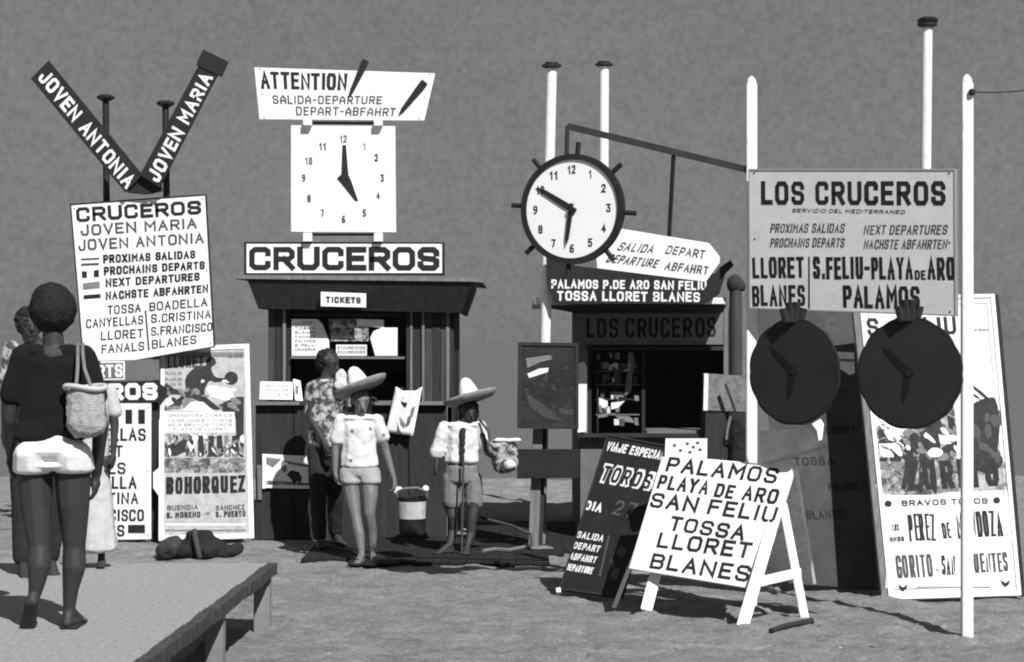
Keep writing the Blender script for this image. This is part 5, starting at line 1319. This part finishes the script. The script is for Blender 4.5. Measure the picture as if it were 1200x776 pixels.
b.build('shirt', SHORTSW, ch, .009, 2, .010, 12)
b = Body(); b.seg(g_(541, 548), (.14, .10, .05), g_(541, 562), (.15, .11, .05)); b.seg(g_(529, 562), .083, g_(529, 588), .083); b.seg(g_(554, 562), .083, g_(555, 588), .083); b.build('shorts', SHORTSD, ch, .009, 3, .003, 14)
b = Body(); b.seg(g_(542, 505, -.085), (.03, .02, .03), g_(541, 540, -.10), (.022, .02, .04)); b.build('neckerchief', FELT, ch, .007, 1, .006, 30)
sombrero(ch, g_(551, 468), (R(-7), R(-16)), .98)
st_ = thing('walking_stick', 'thin stick held upright between the legs of the child in the second sombrero', 'stick', (g_(541, 650, -.25).x, d0 - .25, .03))
mb = MB(); mb.tube([Vector((g_(541, 650, -.2).x, d0 - .2, .03)), g_(543, 540, -.16)], .010, 8); mb.build('shaft', DWOOD2, st_, smooth=True)
# snack basket with strap
sb = thing('snack_basket', 'pale bag of snacks on a strap carried at the child\'s side', 'bag', g_(594, 558, -.2))
b = Body(); b.seg(g_(589, 520, -.2), (.125, .08, .04), g_(592, 545, -.2), (.11, .075, .075)); b.build('bag', SHIRTP, sb, .008, 2, .012, 20)
b = Body(); b.seg(g_(584, 516, -.26), (.04, .03, .018), g_(606, 516, -.26), (.04, .03, .018)); b.build('rim', SHORTSW, sb, .007, 2, .006, 24)
b = Body(); b.seg(g_(597, 545, -.26), (.055, .05, .045)); b.build('parcel', SHORTSW, sb, .008, 2, .008, 22)
mb = MB(); mb.tube([g_(562, 492, -.06), g_(572, 505, -.12), g_(576, 530, -.16), g_(590, 552, -.28), g_(604, 548, -.28)], .011, 8); mb.build('strap', LEATHER, sb, smooth=True)

# --- man leaning at the counter
d0 = 17.3
mn = thing('person', 'dark haired man in patterned shirt and dark trousers leaning at the kiosk counter', 'person', (g_(385, 645).x, d0, 0))
b = Body(); hc = g_(386, 424); f = Vector((.85, -.4, -.5)); head(b, hc, f, up=(.25, 0, 1), k=1.0)
b.seg(g_(384, 434), .05, g_(382, 446), .055)
b.seg(g_(382, 450), (.15, .09, .06), g_(381, 490), (.13, .10, .08)); b.seg(g_(381, 490), (.13, .10, .08), g_(382, 525), (.14, .1, .08))
aL, aR = g_(374, 642, -.2), g_(393, 640, .1); aL.z = .11; aR.z = .11
b.chain([(g_(372, 528), .09), (g_(373, 580, -.1), .06), (aL, .035)]); b.chain([(g_(392, 528), .09), (g_(393, 580), .06), (aR, .035)])
foot(b, aL, (.2, -1, 0), 1.0); foot(b, aR, (.5, -.8, 0), 1.0)
wl, wr = g_(381, 520, -.18), g_(425, 466, .45)
b.chain([(g_(366, 455), .052), (g_(364, 490, -.05), .042), (wl, .027)]); hand(b, wl, (.2, -.1, -1), (1, 0, 0), (0, -1, 0), 1, .6)
b.chain([(g_(399, 452), .052), (g_(410, 478, .2), .042), (wr, .027)]); hand(b, wr, (1, .2, 0), (0, 0, -1), (0, 1, 0), 1, .4)
b.build('body', SKIN_D, mn, .0085, 2); face_bits(mn, hc, f, up=(.25, 0, 1))
b = Body(); b.seg(hc + Vector((-.02, .02, .035)), (.10, .095, .085), hc + Vector((-.055, .03, -.02)), (.07, .08, .08)); b.build('hair', HAIR, mn, .008, 1, .012, 36)
b = Body(); b.seg(g_(382, 452), (.165, .105, .07), g_(381, 490), (.15, .115, .08)); b.seg(g_(381, 490), (.15, .115, .08), g_(382, 520), (.155, .12, .05)); b.seg(g_(366, 455), .066, g_(365, 482), .068); b.seg(g_(399, 452), .070, g_(407, 472, .1), .068)
b.build('shirt', SHIRTP, mn, .010, 2, .010, 12)
b = Body(); b.seg(g_(382, 524), (.15, .11, .06), g_(382, 532), (.15, .11, .06)); b.seg(g_(372, 530), .098, g_(373, 580, -.1), .075); b.seg(g_(373, 580, -.1), .075, aL + UP * .03, .062); b.seg(g_(392, 530), .098, g_(393, 580), .075); b.seg(g_(393, 580), .075, aR + UP * .03, .062); b.build('trousers', TROUS, mn, .010, 2, .008, 12)
b = Body(); b.seg(g_(400, 438, -.12), (.045, .03, .035), g_(399, 452, -.13), (.06, .035, .05)); b.build('scarf', SHIRTF, mn, .008, 2, .010, 20)

# --- vendor inside kiosk handing out a sheet
d0 = 19.3
vn = thing('person', 'shaded vendor inside the kiosk reaching over the counter with a white sheet', 'person', (g_(476, 600).x, d0, .06))
b = Body(); hc = g_(480, 412); f = Vector((-.1, -1, -.3)); head(b, hc, f, k=1.0)
b.seg(g_(480, 424), .05, g_(480, 436), .055); b.seg(g_(480, 442), (.15, .09, .06), g_(480, 500), (.14, .1, .08)); b.seg(g_(480, 500), (.14, .1, .08), g_(480, 530), (.14, .1, .08))
for sg in (-1, 1):
    b.chain([(g_(480 + sg * 9, 530), .09), (g_(480 + sg * 9, 575), .06), (Vector((g_(480 + sg * 9, 600).x, d0, .15)), .035)]); foot(b, Vector((g_(480 + sg * 9, 600).x, d0, .14)), (0, -1, 0), 1)
wr = P(471, 462, 18.04)
b.chain([(g_(466, 445), .05), (P(470, 452, 18.75), .042), (wr, .027)]); hand(b, wr, (-.1, -.6, -.8), (1, 0, 0), (0, 0, 1), 1, .6)
b.chain([(g_(495, 445), .05), (g_(500, 475, -.15), .04), (g_(485, 470, -.6), .027)]); hand(b, g_(485, 470, -.6), (-.4, -1, 0), (0, 0, -1), (-1, 0, 0), 1, .4)
b.build('body', SKIN_D, vn, .0085, 2); face_bits(vn, hc, f)
b = Body(); b.seg(hc + Vector((0, .02, .035)), (.095, .095, .085)); b.build('hair', HAIR, vn, .009, 1, .008, 36)
b = Body(); b.seg(g_(480, 444), (.165, .105, .07), g_(480, 525), (.16, .12, .07)); b.seg(g_(466, 446), .065, P(468, 450, 18.95), .06); b.seg(g_(495, 446), .065, g_(499, 470, -.12), .06); b.build('shirt', TROUS, vn, .010, 2, .008, 12)
b = Body(); 
for sg in (-1, 1): b.seg(g_(480 + sg * 9, 535), .095, Vector((g_(480 + sg * 9, 600).x, d0, .2)), .065)
b.build('trousers', TROUS, vn, .011, 2)
sh = thing('paper_sheet', 'large white printed sheet dangling over the edge of the kiosk counter', 'paper', P(475, 512, 17.97))
mb = MB()
nu, nv = 8, 10; tl, tr, br, bl = (464, 458), (495, 458), (484, 511), (452, 507)
for j in range(nv + 1):
    for i in range(nu + 1):
        u, v = i / nu, j / nv
        x_ = (tl[0] * (1 - u) + tr[0] * u) * (1 - v) + (bl[0] * (1 - u) + br[0] * u) * v; y_ = (tl[1] * (1 - u) + tr[1] * u) * (1 - v) + (bl[1] * (1 - u) + br[1] * u) * v
        y_ -= 10 * (1 - v) * max(0, abs(2 * u - 1) - .5)
        mb.v.append(P(x_, y_, 17.98 - .03 * math.sin(u * 5 + v * 2)))
for j in range(nv):
    for i in range(nu): a = j * (nu + 1) + i; mb.f.append([a, a + 1, a + nu + 2, a + nu + 1])
o = mb.build('sheet', PAPER, sh, smooth='all'); md = o.modifiers.new('solid', 'SOLIDIFY'); md.thickness = .003
qb = Board(tl, tr, br, bl, 17.93)
shape(qb, [(468, 488), (472, 493), (476, 498), (473, 503), (469, 498)], sh, MIDINK); shape(qb, [(482, 478), (487, 476), (484, 488), (479, 492)], sh, MIDINK)
